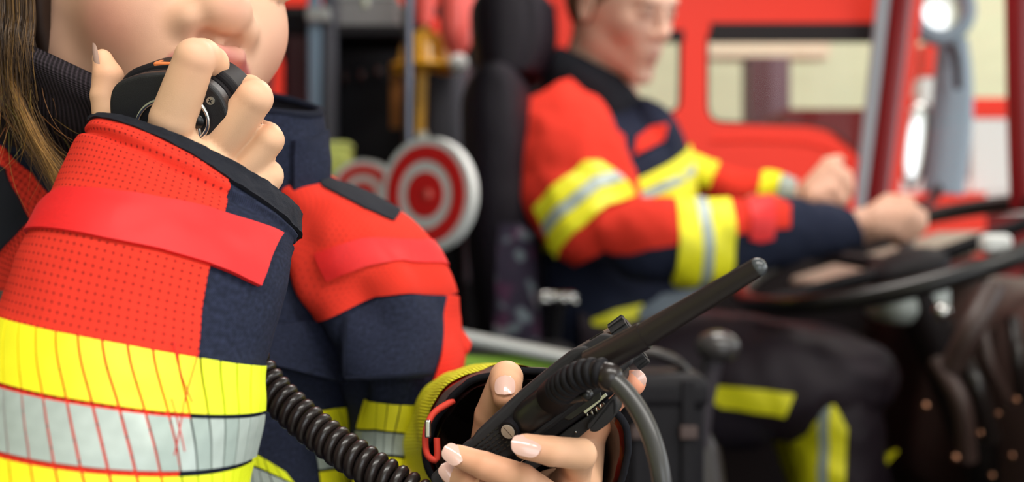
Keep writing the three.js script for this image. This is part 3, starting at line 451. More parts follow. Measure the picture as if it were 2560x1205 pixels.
// ---------------------------------------------------------------- people: heads and hands from distance fields
const mm = (x, y, z) => V(x, y, z);
function headField(p, o) {                            // millimetres; x to the person's left, y up, z forward
  const ax = Math.abs(p.x), s = mm(ax, p.y, p.z), f = o.wide ?? 1, N = o.nose ?? 1, up = o.mouth ?? 0, J = o.jaw ?? 0;
  let d = ell(p, 0, 24, -14, o.cran ?? 73, 88, 93);
  d = smin(d, ell(p, 0, -34 + J * 0.6, 20, 47 * f, 60, 60), 24);
  d = smin(d, cap(s, mm(44 * f, -50 + J, -6), mm(12, -92 + J, 58), 14, 12.5), 22);
  d = smin(d, cap(mm(p.x, p.y, p.z), mm(-6, -97 + J, 63), mm(6, -97 + J, 63), 13, 13), 13);
  d = smin(d, ell(s, 32 * f, -18, 50, 23, 27, 25), 18);
  d = smin(d, cap(p, mm(-30, 25, 70), mm(30, 25, 70), 13, 13), 16);
  d = smax(d, -ell(s, 31, 7, 90, 17, 10, 15), 12);
  d = Math.min(d, ell(s, 31, 5, 68, 12.5, 12.5, 12.5));
  const lid = o.open ?? 0; d = smin(d, cap(s, mm(20, 10 + 0.6 * lid, 79), mm(43, 9 + lid, 72), 3.4 - 0.2 * lid, 3), 4); d = smin(d, cap(s, mm(20, 1, 78), mm(42, 1, 71), 3, 2.6), 4);
  d = smin(d, ell(p, 0, -58 + up, 57, 29 * f, 25, 26), 16);
  let n = cap(p, mm(0, 18, 78), mm(0, -20, 88), 7.5, 9.5 * N);
  n = smin(n, ell(p, 0, -24, 90, 11.6 * N, 10 * N, 11.5), 7);
  n = smin(n, ell(s, 12.6 * N, -28.5, 79.5, 7.2 * N, 7.6 * N, 11.5), 6);
  d = smin(d, n, 6);
  d = smax(d, -ell(s, 6.4 * N, -28 - 9.6 * N, 86, 3.8 * N, 4.4, 6.4), 3);
  d = smax(d, -cap(p, mm(0, -44 + up * 0.4, 88), mm(0, -54 + up, 88), 1.6, 2.4), 4);
  const L = o.lips ?? 1, z = o.pout ?? 0, Y = up, W = o.mouthWide ?? 1;
  d = smin(d, Math.min(cap(s, mm(0, -59.5 + Y, 82.5 + z), mm(8, -58.5 + Y, 81 + z), 4.2 * L, 4.6 * L), cap(s, mm(8, -58.5 + Y, 81 + z), mm(24 * W, -64 + Y, 67 + (1 - W) * 34), 4.6 * L, 2)), 3);
  d = smin(d, cap(s, mm(0, -71 + Y, 80 + z), mm(22 * W, -67 + Y, 67 + (1 - W) * 34), 6 * L, 2.2), 3);
  d = smax(d, -Math.min(cap(s, mm(0, -65.2 + Y, 87.5 + z), mm(12, -64.2 + Y, 83.5 + z), 1.5, 1.5), cap(s, mm(12, -64.2 + Y, 83.5 + z), mm(25 * W, -66 + Y, 68.5 + (1 - W) * 34), 1.5, 1.2)), 2.2);
  d = smin(d, cap(p, mm(0, -50, -26), o.nape ?? mm(0, -200, -46), o.neck ?? 50, (o.neck ?? 50) + 6), 20);
  if (o.ears !== false) { const er = ell(mm(ax - 0.25 * (p.z + 12), p.y, p.z), 76, 3, -14, 7, 30, 18); d = smin(d, smax(er, -ell(s, 82, 5, -12, 5, 20, 11), 4), 5); }
  return d;
}
function headMatrix(tip, yaw, pitch, roll, k) {       // puts the nose tip on a point
  const m = new THREE.Matrix4().makeRotationFromEuler(new THREE.Euler(pitch, yaw, roll, 'YXZ')).scale(V(k, k, k));
  const t = mm(0, -26, 100).applyMatrix4(m); return m.setPosition(tip.clone().sub(t));
}
function tint(base, stops) { return p => { let c = [...base]; for (const [x, y, z, r, t, w] of stops) { const d = Math.hypot(p.x - x, p.y - y, p.z - z) / r, k = w * Math.exp(-d * d * 1.6); c = c.map((v, i) => lerp(v, t[i], k)); } return c; }; }
const SKIN = [0.78, 0.45, 0.3], BLUSH = [0.62, 0.22, 0.17], LIP = [0.5, 0.15, 0.14];
const skinAt = (p, c) => { const n = 1 + 0.05 * fbm(p.x * 60, p.y * 60, p.z * 60); return c.map(v => v * n); };
// a hand is a list of chains of joints [px, py, depth, radius in mm]; k joins bones of one chain, web joins chains
function handField(chains, web = 0.006) {
  const bones = chains.map(ch => { const J = ch.map(j => [at(j[0], j[1], j[2]), j[3] / 1000]); return J.slice(1).map((b, i) => [J[i][0], b[0], J[i][1], b[1]]); });
  return p => { let d = 1e9; bones.forEach((B, c) => { let e = 1e9; for (const [a, b, ra, rb] of B) e = smin(e, cap(p, a, b, ra, rb), 0.0008); d = d > 1 ? e : smin(d, e, c && chains[c].web || web); }); return d; };
}
function boundsOf(chains, pad) { const lo = V(9, 9, 9), hi = V(-9, -9, -9); for (const ch of chains) for (const j of ch) { const p = at(j[0], j[1], j[2]); lo.min(p); hi.max(p); } return [lo.subScalar(pad), hi.addScalar(pad)]; }
function handGeo(chains, h, base, marks, web) {
  const [lo, hi] = boundsOf(chains, 0.03), M_ = marks.map(m => [at(m[0], m[1], m[2]), m[3], m[4], m[5]]);
  return fieldGeo(handField(chains, web), lo, hi, h, p => { let c = [...base]; for (const [q, r, t, w] of M_) { const k = w * Math.exp(-p.distanceToSquared(q) / (r * r)); c = c.map((v, i) => lerp(v, t[i], k)); } return skinAt(p, c); });
}
function nail(parent, pos, dir, up, w, l, bend = 0.45) {   // a curved plate, rounded at both ends
  const z = dir.clone().normalize(), x = up.clone().cross(z).normalize(), y = z.clone().cross(x), g = gridGeo(14, 18, (s, r) => {
    const v = r * 2 - 1, half = Math.sqrt(Math.max(0, 1 - Math.abs(v) ** 3.2)) * w / 2, a = (s * 2 - 1) * half, h = -bend * a * a / (w / 2) - 0.12 * l * v * v * 0.5;
    return pos.clone().addScaledVector(x, a).addScaledVector(z, v * l / 2).addScaledVector(y, h);
  });
  return mesh('fingernail', g, M.nail, parent);
}
const noTint = g => { if (!g.attributes.color) { const n = g.attributes.position.count, c = new Float32Array(n * 3); for (let i = 0; i < n; i++) { c[3 * i] = SKIN[0]; c[3 * i + 1] = SKIN[1]; c[3 * i + 2] = SKIN[2]; } g.setAttribute('color', new THREE.BufferAttribute(c, 3)); } return g; };
const bodyGeo = list => mergeGeometries(list.map(g => { const q = noTint(g.index ? g.toNonIndexed() : g); for (const k of Object.keys(q.attributes)) if (!['position', 'normal', 'color'].includes(k)) q.deleteAttribute(k); const a = q.attributes.position, uv = new Float32Array(a.count * 2); for (let i = 0; i < a.count; i++) { uv[2 * i] = a.getX(i) + 0.6 * a.getZ(i); uv[2 * i + 1] = a.getY(i) + 0.3 * a.getZ(i); } q.setAttribute('uv', new THREE.BufferAttribute(uv, 2)); return q; }));

// ---------------------------------------------------------------- the woman with the speaker microphone
const woman = thing('person', 'woman in red and navy turnout jacket speaking into a hand microphone', 'person');
const jacketParts = [];
{
  const head = headMatrix(at(584, 26, 0.522), 0.68, -0.12, -0.1, 0.001);
  const headGeo = fieldGeo(p => headField(p, { lips: 1.15, neck: 25, nose: 1.1, mouth: 15, pout: 5, mouthWide: 0.72, wide: 0.82, cran: 66, ears: false, open: 3.4, jaw: 15, nape: mm(0, -60, -84) }), mm(-95, -215, -120), mm(95, 125, 125), 2.6, p => {
    const lipU = smooth(7, 3.5, Math.min(cap(mm(Math.abs(p.x), p.y, p.z), mm(0, -45, 88), mm(9, -44, 86), 0, 0), cap(mm(Math.abs(p.x), p.y, p.z), mm(9, -44, 86), mm(18, -50, 78), 0, 0), cap(mm(Math.abs(p.x), p.y, p.z), mm(0, -55, 86), mm(16, -52, 78), 0, 0))) * (p.z > 60 ? 1 : 0);
    let c = tint(SKIN, [[-42, -28, 55, 26, BLUSH, 0.7], [42, -28, 55, 26, BLUSH, 0.5], [0, -24, 104, 13, BLUSH, 0.35], [-20, -72, 70, 20, BLUSH, 0.2]])(p);
    c = c.map((v, i) => lerp(v, LIP[i], lipU)); return skinAt(p.clone().multiplyScalar(0.001), c);
  }).applyMatrix4(head);
  // right hand, back towards the camera, round the microphone
  const rh = [
    [[430, 560, 0.5, 25], [470, 450, 0.5, 23], [460, 380, 0.496, 14]],                                              // wrist, back of the hand
    [[412, 400, 0.502, 10.5], [432, 300, 0.485, 10], [487, 146, 0.477, 8.6], [506, 142, 0.488, 8], [528, 158, 0.503, 7.8], [536, 200, 0.518, 7]],   // index
    [[490, 470, 0.506, 11], [545, 372, 0.499, 9.4], [636, 246, 0.491, 8.1], [638, 240, 0.504, 7.6], [622, 226, 0.52, 7.2], [596, 230, 0.532, 6.6]],   // middle
    [[550, 520, 0.508, 10.5], [604, 436, 0.503, 8.2], [671, 350, 0.5, 7], [668, 342, 0.511, 6.8], [636, 328, 0.526, 6.6]],
    [[400, 430, 0.512, 13], [470, 445, 0.512, 14], [550, 500, 0.513, 13], [580, 560, 0.515, 12]],                          // ring
    [[560, 560, 0.5, 12], [620, 500, 0.502, 9], [666, 440, 0.506, 7.6], [650, 420, 0.52, 7]],                         // little
    [[420, 520, 0.515, 19], [330, 410, 0.515, 14], [276, 310, 0.512, 7.6], [262, 240, 0.51, 6.4], [270, 190, 0.51, 6.8], [256, 148, 0.512, 4.6]],   // thumb
  ];
  rh[4].web = 0.006;
  const warm = [0.72, 0.3, 0.18];
  const rhGeo = handGeo(rh, 0.0018, [0.86, 0.51, 0.31], [[512, 108, 0.472, 0.012, [0.75, 0.38, 0.27], 0.5], [655, 215, 0.49, 0.012, [0.75, 0.38, 0.27], 0.4], [258, 160, 0.5, 0.016, warm, 0.45], [690, 330, 0.5, 0.01, warm, 0.3]], 0.002);
  // left hand round the radio
  const lh = [
    [[1330, 1420, 0.58, 25], [1370, 1330, 0.54, 24], [1400, 1290, 0.52, 22]],
    [[1300, 1280, 0.53, 17], [1235, 1130, 0.53, 12], [1232, 1040, 0.522, 8.6], [1266, 944, 0.511, 7.6], [1265, 966, 0.506, 7.2], [1262, 994, 0.499, 5.4]],      // thumb
    [[1440, 1230, 0.525, 12], [1470, 1090, 0.535, 8.6], [1520, 998, 0.522, 7.6], [1582, 957, 0.513, 6]],                // index, behind the radio
    [[1410, 1260, 0.525, 11], [1440, 1165, 0.5, 7.4], [1452, 1135, 0.464, 6.6], [1380, 1128, 0.455, 6.1], [1314, 1116, 0.4535, 5.2]],  // middle
    [[1380, 1330, 0.515, 11], [1390, 1262, 0.485, 7.6], [1305, 1200, 0.463, 6.8], [1210, 1164, 0.464, 5.8], [1144, 1139, 0.467, 4.7]],   // ring
    [[1350, 1370, 0.515, 10], [1340, 1320, 0.485, 7.4], [1240, 1258, 0.468, 6.2], [1165, 1212, 0.472, 5.2], [1126, 1186, 0.476, 4.2]],     // little
  ];
  const lhGeo = handGeo(lh, 0.0018, [0.86, 0.49, 0.3], [[1262, 985, 0.49, 0.014, warm, 0.7], [1225, 1060, 0.52, 0.02, warm, 0.5], [1575, 965, 0.515, 0.02, [0.8, 0.26, 0.16], 0.75], [1340, 1135, 0.45, 0.012, warm, 0.35], [1180, 1160, 0.46, 0.014, warm, 0.45], [1240, 1195, 0.46, 0.014, warm, 0.35]], 0.002);
  // the rest of the body under the clothes, seated
  const arm = [[at(-150, 640, 0.76), 0.035], [at(-40, 1300, 0.6), 0.032], [at(110, 1960, 0.455), 0.03], [at(430, 560, 0.5), 0.025]];
  const armL = [[at(890, 690, 0.72), 0.03], [at(990, 1130, 0.72), 0.026], [at(1300, 1400, 0.6), 0.026], [at(1340, 1400, 0.575), 0.024]];
  const hipY = 1.3, cx = at(420, 0, 0.72).x, under = p => {
    let d = cap(p, V(cx, EYE - 0.1, -0.75), V(cx, hipY, -0.76), 0.075, 0.11);
    for (const A of [arm, armL]) for (let i = 1; i < 4; i++) d = smin(d, cap(p, A[i - 1][0], A[i][0], A[i - 1][1], A[i][1]), 0.02);
    d = smin(d, cap(p, V(cx, EYE - 0.1, -0.75), V(cx, EYE + 0.06, -0.67), 0.05, 0.04), 0.03);
    for (const s of [-1, 1]) { d = smin(d, cap(p, V(cx + 0.09 * s, hipY - 0.02, -0.75), V(cx + 0.42, hipY - 0.02, -0.75 + 0.1 * s), 0.075, 0.055), 0.03); d = smin(d, cap(p, V(cx + 0.42, hipY - 0.02, -0.75 + 0.1 * s), V(cx + 0.46, FLOOR + 0.06, -0.75 + 0.1 * s), 0.05, 0.035), 0.02); }
    return d;
  };
  const underGeo = fieldGeo(under, V(-0.6, FLOOR - 0.02, -0.95), V(0.35, EYE + 0.14, -0.36), 0.012);
  const body = mesh('body', bodyGeo([headGeo, rhGeo, lhGeo, underGeo]), M.skin, woman);
  for (const s of [-1, 1]) { const eye = mesh('eye', new THREE.SphereGeometry(12.9, 32, 20).translate(31 * s, 5.5, 67.8).applyMatrix4(head), mat({ color: lin(0.75, 0.72, 0.7), roughness: 0.15 }), body); mesh('iris', new THREE.SphereGeometry(5.6, 24, 16).scale(1, 1, 0.35).translate(31 * s, 6.5, 79.2).applyMatrix4(head), mat({ color: lin(0.08, 0.12, 0.16), roughness: 0.1 }), body); mesh('eyebrow', tube([mm(14 * s, 24, 85.5), mm(30 * s, 29, 83), mm(46 * s, 25, 73)], 1.6, 16, 8).applyMatrix4(head), M.hairDark, body); }
  const n1 = (px, py, d) => at(px, py, d);
  nail(body, n1(1316, 1111, 0.4478), n1(1290, 1107, 0.4465).sub(n1(1346, 1120, 0.4465)), V(-0.12, 0.55, 0.8), 0.0088, 0.0125);
  nail(body, n1(1134, 1133, 0.4616), n1(1113, 1115, 0.461).sub(n1(1156, 1150, 0.459)), V(0.1, 0.45, 0.85), 0.0082, 0.0098);
  nail(body, n1(1121, 1181, 0.4712), n1(1108, 1160, 0.47).sub(n1(1140, 1198, 0.469)), V(0.05, 0.4, 0.9), 0.0068, 0.009);
  nail(body, n1(1262, 960, 0.4958), V(0, -0.75, 0.66), V(-0.03, 0.66, 0.75), 0.0092, 0.0105);
  nail(body, n1(1593, 949, 0.5078), n1(1604, 942, 0.507).sub(n1(1580, 958, 0.507)), V(0.45, 0.35, 0.5), 0.008, 0.0085);
  nail(body, n1(233, 148, 0.508), n1(226, 108, 0.506).sub(n1(240, 190, 0.506)), V(-0.93, 0.1, 0.42), 0.009, 0.015);

  // ------------------------------------------------ clothes
  const folds = (amp, f, sx = 1, sy = 1, sz = 1) => (th, v, p) => amp * fbm(p.x * f * sx, p.y * f * sy, p.z * f * sz);
  const torso = new Sweep([
    ring(120, 300, 720, 400, 0.68, 0.05, -30), ring(-120, 330, 830, 470, 0.7, 0.075, -40), ring(-260, 430, 905, 560, 0.72, 0.1, -40), ring(-230, 640, 915, 680, 0.73, 0.115, -25),
    ring(-240, 850, 900, 880, 0.73, 0.12, -15), ring(-230, 1100, 890, 1120, 0.73, 0.122, 0), ring(-220, 1500, 890, 1520, 0.73, 0.125, 0), ring(-260, 2400, 940, 2420, 0.74, 0.135, 0)], folds(0.004, 14, 1, 0.8, 1));
  const jacket = mesh('jacket', sweepGeo(torso, 110, 110), M.navy, woman);
  const put = (name, S, map, nu, nv, off, m, depth = 0.001) => mesh(name, patchGeo(S, map, nu, nv, off, depth), m, jacket);
  // right chest: red ripstop panel, black hook-and-loop flap, dark lower edge
  put('red_panel', torso, pxPatch(torso, [[-60, 330], [20, 375], [90, 440], [165, 520]], [[-60, 740], [20, 735], [60, 745], [130, 760]]), 40, 40, 0.0018, M.redChest);
  put('name_tab', torso, pxPatch(torso, [[-60, 380], [-10, 405], [25, 430], [60, 500], [84, 552]], [[-60, 690], [-10, 650], [0, 640], [45, 595], [84, 553]]), 30, 20, 0.0045, M.blackCloth, 0.003);
  put('hem_strip', torso, pxPatch(torso, [[-60, 725], [20, 728], [110, 745]], [[-60, 800], [20, 805], [110, 830]]), 20, 8, 0.003, M.lining, 0.002);
  // left chest: storm flap edge, pocket lip and the tape that runs round the chest
  put('chest_pocket', torso, pxPatch(torso, [[660, 812], [760, 800], [862, 800]], [[650, 905], [765, 935], [858, 965]]), 24, 20, (s, r) => 0.003 + 0.007 * r, M.navy, 0.008);
  const tapeRows = (S, top, bottom, rows, n, gap, slant, over) => {      // segments of reflective tape between two lines of spots
    for (const [r0, r1, m] of rows) for (let i = 0; i < n; i++) {
      const s0 = (i + gap / 2) / n, s1 = (i + 1 - gap / 2) / n;
      const map = (s, r) => { const q = lerp(r0, r1, r), ss = lerp(s0, s1, s) + slant * (q - 0.5) / n, a = lineAt(top, ss), b = lineAt(bottom, ss); return [lerp(a[0], b[0], q), lerp(a[1], b[1], q)]; };
      mesh(m === 'silver' ? 'silver_segment' : 'yellow_segment', patchGeo(S, map, 4, 6, over, 0.0007), M[m], jacket);
    }
  };
  tapeRows(torso, spots(torso, [[770, 1030], [820, 1020], [874, 1015]]), spots(torso, [[790, 1250], [835, 1245], [880, 1240]]), [[0, 0.38, 'yellow'], [0.41, 0.68, 'silver'], [0.71, 1, 'yellow']], 4, 0.1, 1.2, 0.0015);

  tapeRows(torso, spots(torso, [[606, 1120], [650, 1142], [720, 1185]]), spots(torso, [[606, 1280], [680, 1285], [790, 1300]]), [[0, 0.22, 'lime'], [0.26, 1, 'silver']], 5, 0.1, 0.6, 0.0015);
  // right sleeve, raised to the mouth
  const crease = (th, v, p) => {
    let w = 0.0015 * fbm(p.x * 22, p.y * 26, p.z * 20);
    w += 0.0016 * Math.exp(-((v - 0.75 - 0.22 * Math.cos(th)) ** 2) / 0.012) * smooth(2.6, 1.9, th) - 0.0026 * Math.exp(-((v - 0.98 - 0.25 * Math.cos(th)) ** 2) / 0.01) * smooth(0.6, 1.3, th);
    return w * smooth(0.02, 0.3, v);
  };
  const sleeve = new Sweep([
    ring(246, 330, 741, 526, 0.503, 0.043, 72), ring(214, 376, 735, 592, 0.494, 0.045, 66), ring(160, 478, 718, 640, 0.48, 0.045, 60), ring(96, 596, 700, 742, 0.462, 0.044, 46),
    ring(20, 784, 664, 914, 0.446, 0.046, 22), ring(-20, 915, 652, 1030, 0.436, 0.047, 6), ring(-52, 1050, 626, 1146, 0.428, 0.048, -10), ring(-84, 1190, 596, 1290, 0.422, 0.05, -24),
    ring(-150, 1420, 560, 1480, 0.42, 0.055, -40), ring(-150, 1700, 500, 1740, 0.435, 0.056, -40), ring(-120, 1960, 420, 2010, 0.455, 0.05, -30), ring(0, 2120, 300, 2150, 0.465, 0.025, -20)], crease);
  mesh('sleeve', sweepGeo(sleeve, 150, 190, 0, 11, 0, true), M.navy, jacket);
  const uarm = new Sweep([[-120, 470, 0.76, 0.03], [-165, 560, 0.755, 0.055], [-150, 800, 0.71, 0.058], [-90, 1150, 0.63, 0.055], [0, 1500, 0.55, 0.052], [90, 1850, 0.475, 0.05], [110, 2050, 0.455, 0.025]].map(([x, y, d, r]) => hoop(at(x, y, d), V(r, 0, 0), V(0, 0.62 * r, 0.78 * r))), folds(0.004, 16));
  mesh('sleeve', sweepGeo(uarm, 70, 60), M.navy, jacket);
  mesh('shoulder_panel', sweepGeo(uarm, 70, 24, 0.3, 2.2, 0.0015, false), M.redSoft, jacket);
  mesh('sleeve_lining', sweepGeo(sleeve, 90, 30, 0.02, 3, -0.002, false), M.lining, jacket);
  mesh('cuff_binding', gridGeo(120, 10, (s, r) => { const th = s * 2 * Math.PI, a = r * Math.PI; return sleeve.pt(th, 0.1 - 0.1 * Math.sin(a), 0.0012 * Math.cos(a) + 0.0002); }, true), M.blackCloth, jacket);
  const rough = new Sweep([], (th, v, p) => crease(th, v, p) + 0.0008 * fbm(p.x * 120, p.y * 120, p.z * 120)); Object.assign(rough, { C: sleeve.C, A: sleeve.A, B: sleeve.B, n: sleeve.n });
  put('cuff_trim', rough, (s, r) => [lerp(-0.6, 3.6, s), lerp(0.03, lerp(0.8, 0.34, smooth(0.4, 1.9, lerp(-0.6, 3.6, s))), r)], 260, 30, 0.0022, M.blackCloth, 0.002);
  const seamPts = spots(sleeve, [[577, 388], [570, 460], [560, 535], [535, 620], [518, 690], [503, 780], [497, 860], [480, 1000], [455, 1140], [430, 1260]]);
  const seam = v => { for (let i = 1; i < seamPts.length; i++) if (v <= seamPts[i][1] || i === seamPts.length - 1) { const a = seamPts[i - 1], b = seamPts[i]; return lerp(a[0], b[0], clamp((v - a[1]) / (b[1] - a[1] + 1e-9), -1, 1)); } };
  put('red_panel', sleeve, (s, r) => { const v = lerp(0.3, 9, r); return [lerp(seam(v), 4.4, s), v]; }, 110, 150, 0.0012, M.red);
  put('hook_loop_strip', sleeve, pxPatch(sleeve, [[690, 590], [560, 540], [420, 508], [300, 490], [160, 478]], [[640, 718], [515, 662], [400, 628], [270, 605], [98, 596]]), 60, 18, 0.003, M.velcro, 0.002);
  for (const [v0, v1, m] of [[4.0, 4.96, 'yellow'], [5.04, 5.95, 'silver'], [6.04, 7.1, 'yellow']]) {
    let th = 0.02;
    while (th < 4.2) {
      const w = 0.165, g = 0.019, a = th + g / 2, f = (s, r) => { const v = lerp(v0, v1, r), t = a + (w - g) * s; return [t - 0.19 * (v - 4) * smooth(-0.3, 1.5, t), v]; };
      mesh(m === 'silver' ? 'silver_segment' : 'yellow_segment', patchGeo(sleeve, f, 5, 10, 0.0022, 0.001), M[m === 'silver' ? ['silver', 'silverPale', 'silver', 'silverDull'][Math.floor(rnd() * 4)] : f(0.5, 0.5)[0] < seam((v0 + v1) / 2) ? 'lime' : 'yellow'], jacket);
      th += w;
    }
  }
  // thread lines where the tape ends overlap
  for (const [a, b, c, d] of [[430, 860, 475, 1010], [492, 880, 455, 1010], [455, 1010, 430, 1140], [425, 1000, 455, 1130]]) { const A = sleeve.inv(a, b), B = sleeve.inv(c, d); mesh('stitching', tube([0, 0.25, 0.5, 0.75, 1].map(t => sleeve.pt(lerp(A[0], B[0], t), lerp(A[1], B[1], t), 0.0024)), 0.00022, 14, 5), M.velcro, jacket); }

  // left upper arm
  const armWave = (th, v, p) => 0.0045 * fbm(p.x * 20, p.y * 17, p.z * 14) + 0.004 * Math.exp(-((v - 3.1) ** 2) / 0.5) * Math.sin(7 * th) + (0.008 * Math.exp(-(((th - 1.95 - 0.1 * v) / 0.16) ** 2)) - 0.011 * Math.exp(-(((th - 2.3 - 0.1 * v) / 0.14) ** 2)) + 0.006 * Math.exp(-(((th - 2.62 - 0.1 * v) / 0.13) ** 2))) * smooth(0.7, 1.3, v) * smooth(3, 2.2, v) - 0.013 * Math.exp(-(((th - 2.3) / 0.22) ** 2)) * Math.exp(-(((v - 4.4) / 0.6) ** 2));
  const upper = new Sweep([
    ring(690, 520, 800, 440, 0.7, 0.05, 0), ring(694, 600, 950, 500, 0.705, 0.058, 8), ring(722, 700, 1040, 572, 0.71, 0.064, 14), ring(775, 820, 1112, 680, 0.715, 0.066, 14), ring(830, 900, 1144, 800, 0.715, 0.064, 6),
    ring(872, 985, 1152, 905, 0.712, 0.06, 0), ring(886, 1090, 1100, 1050, 0.71, 0.055, 0), ring(892, 1250, 1080, 1240, 0.71, 0.05, 0), ring(900, 1400, 1060, 1400, 0.71, 0.03, 0)], armWave);
  mesh('sleeve', sweepGeo(upper, 110, 120), M.navy, jacket);
  put('red_panel', upper, pxPatch(upper, [[690, 470], [800, 440], [885, 478], [990, 528], [1070, 590], [1125, 670], [1135, 735]], [[712, 610], [752, 705], [790, 806], [850, 782], [940, 742], [1030, 736], [1112, 740]]), 60, 50, 0.0016, M.redSoft);
  put('shoulder_strip', upper, pxPatch(upper, [[790, 430], [840, 455], [920, 490], [990, 528]], [[805, 462], [850, 492], [910, 525], [984, 552]]), 30, 8, 0.003, M.blackCloth, 0.002);
  put('hook_loop_strip', upper, pxPatch(upper, [[792, 632], [900, 598], [1000, 598], [1090, 622]], [[822, 700], [920, 664], [1010, 652], [1104, 672]]), 30, 10, 0.003, M.velcro, 0.0015);
  put('sleeve_flap', upper, pxPatch(upper, [[868, 790], [945, 748], [1030, 740], [1106, 742]], [[905, 925], [950, 936], [1000, 940], [1058, 938]]), 26, 20, (s, r) => 0.004 + 0.013 * r * smooth(1.25, 0.6, s), M.navy, 0.012);
  { const E = pxPatch(upper, [[868, 790], [945, 748], [1030, 740], [1106, 742]], [[905, 925], [950, 936], [1000, 940], [1058, 938]]), rise = (s, r) => 0.0045 + 0.013 * r * smooth(1.25, 0.6, s), hem = []; for (let i = 0; i <= 14; i++) { const [t, v] = E(0.03, i / 14 * 0.96); hem.push(upper.pt(t, v, rise(0.03, i / 14 * 0.96))); } for (let i = 1; i <= 14; i++) { const [t, v] = E(0.03 + 0.94 * i / 14, 0.96); hem.push(upper.pt(t, v, rise(0.03 + 0.94 * i / 14, 0.96))); } mesh('flap_hem', tube(hem, 0.0013, 60, 8), M.navy, jacket); }
  put('red_panel', upper, pxPatch(upper, [[1106, 738], [1122, 742], [1150, 750]], [[1054, 992], [1100, 985], [1165, 945]]), 18, 26, 0.0022, M.redSoft);
  const fold = new Sweep([hoop(at(1112, 815, 0.71), V(-0.006, 0.022, 0), V(0, 0, 0.016)), hoop(at(1138, 833, 0.71), V(-0.004, 0.016, 0), V(0, 0, 0.012)), hoop(at(1160, 846, 0.71), V(-0.003, 0.0085, 0), V(0, 0, 0.006)), hoop(at(1178, 855, 0.715), V(-0.0005, 0.001, 0), V(0, 0, 0.001))]);
  mesh('elbow_fold', sweepGeo(fold, 24, 20), M.redSoft, jacket);
  tapeRows(upper, spots(upper, [[888, 1000], [935, 1004], [985, 1010], [1048, 1010]]), spots(upper, [[894, 1240], [940, 1240], [990, 1240], [1050, 1240]]), [[0, 0.37, 'yellow'], [0.4, 0.63, 'silver'], [0.66, 1, 'yellow']], 6, 0.1, -0.9, 0.0018);

  // left forearm coming towards the camera, and its open cuff
  const fore = new Sweep([
    hoop(at(1075, 1180, 0.735), V(0.005, 0.035, 0), V(0.03, 0, 0.02)), hoop(at(1165, 1130, 0.685), V(-0.006, 0.044, 0.004), V(0.042, 0.008, 0.02)), hoop(at(1222, 1114, 0.63), V(-0.012, 0.045, 0.01), V(0.044, 0.012, 0.018)),
    hoop(at(1272, 1124, 0.58), V(-0.012, 0.043, 0.01), V(0.044, 0.01, 0.02)), hoop(at(1312, 1136, 0.532), V(-0.01, 0.042, 0.01), V(0.0455, 0.01, 0.018))], (th, v, p) => 0.0038 * fbm(p.x * 26, p.y * 26, p.z * 16) * smooth(0, 1, v));
  mesh('sleeve', sweepGeo(fore, 90, 60, 0, 3.47, 0, false), M.redSoft, jacket);
  mesh('yellow_band', sweepGeo(fore, 90, 24, 1.7, 3.3, 0.0016, false), mat({ color: lin(0.93, 0.86, 0.012), roughness: 0.6, bumpMap: knitBump, bumpScale: 0.001 }), jacket);
  mesh('cuff_shell', sweepGeo(fore, 90, 20, 3.45, 4, 0.0018, false), M.lining, jacket);
  mesh('sleeve_lining', sweepGeo(fore, 90, 40, 0.2, 3.98, -0.004, false), M.lining, jacket);
  mesh('sleeve_end', sweepGeo(fore, 60, 4, 0.1, 0.35, -0.003, true), M.lining, jacket);
  mesh('cuff_binding', tube(Array.from({ length: 48 }, (_, i) => fore.pt(i / 48 * 2 * Math.PI, 3.99, 0)), 0.0017, 160, 10, true), M.blackCloth, jacket);
  const loopAt = (px, py, d) => at(px, py, d);
  mesh('cuff_pull', tube([loopAt(1135, 1000, 0.535), loopAt(1082, 1036, 0.532), loopAt(1064, 1085, 0.529), loopAt(1070, 1140, 0.527), loopAt(1090, 1150, 0.527), loopAt(1092, 1095, 0.528)], 0.0016, 40, 8), mat({ color: lin(0.75, 0.05, 0.025), roughness: 0.7 }), jacket);
  mesh('pull_clasp', rbox(0.003, 0.0085, 0.003, 0.001), M.chrome, jacket).position.copy(at(1070, 1072, 0.524));

  // turtleneck and stand-up collar
  const neck = new Sweep([ring(66, 100, 520, 320, 0.6, 0.07, -2), ring(66, 128, 530, 345, 0.6, 0.075, -6), ring(64, 190, 560, 390, 0.605, 0.078, -12), ring(56, 260, 600, 430, 0.62, 0.078, -18), ring(30, 340, 640, 470, 0.655, 0.072, -24)], (th, v) => 0.0022 * Math.sin(v * 2.2) + 0.0022 * smooth(0.4, 0, v));
  mesh('turtleneck', sweepGeo(neck, 110, 60, 0, 4, 0, false), M.knit, woman);
  const collar = new Sweep([ring(20, 130, 806, 285, 0.69, 0.075, -52), ring(-10, 200, 812, 350, 0.69, 0.08, -58), ring(-40, 270, 812, 430, 0.69, 0.08, -56), ring(-50, 320, 800, 505, 0.69, 0.07, -44)], folds(0.0035, 18));
  mesh('collar', sweepGeo(collar, 120, 40, 0, 3, 0, false), M.navy, jacket);
  mesh('collar_lining', sweepGeo(collar, 90, 30, 0, 3, -0.004, false), M.blackCloth, jacket);
  mesh('collar_edge', tube(Array.from({ length: 48 }, (_, i) => collar.pt(i / 48 * 2 * Math.PI, 0, -0.002)), 0.0028, 140, 8, true), M.navy, jacket);
  put('collar_tab', collar, pxPatch(collar, [[730, 352], [770, 350], [812, 325]], [[722, 490], [765, 505], [806, 490]]), 16, 16, 0.004, M.navy, 0.004);

  // hair: a dark mass round the head and loose blond strands over the collar
  const inv = head.clone().invert();
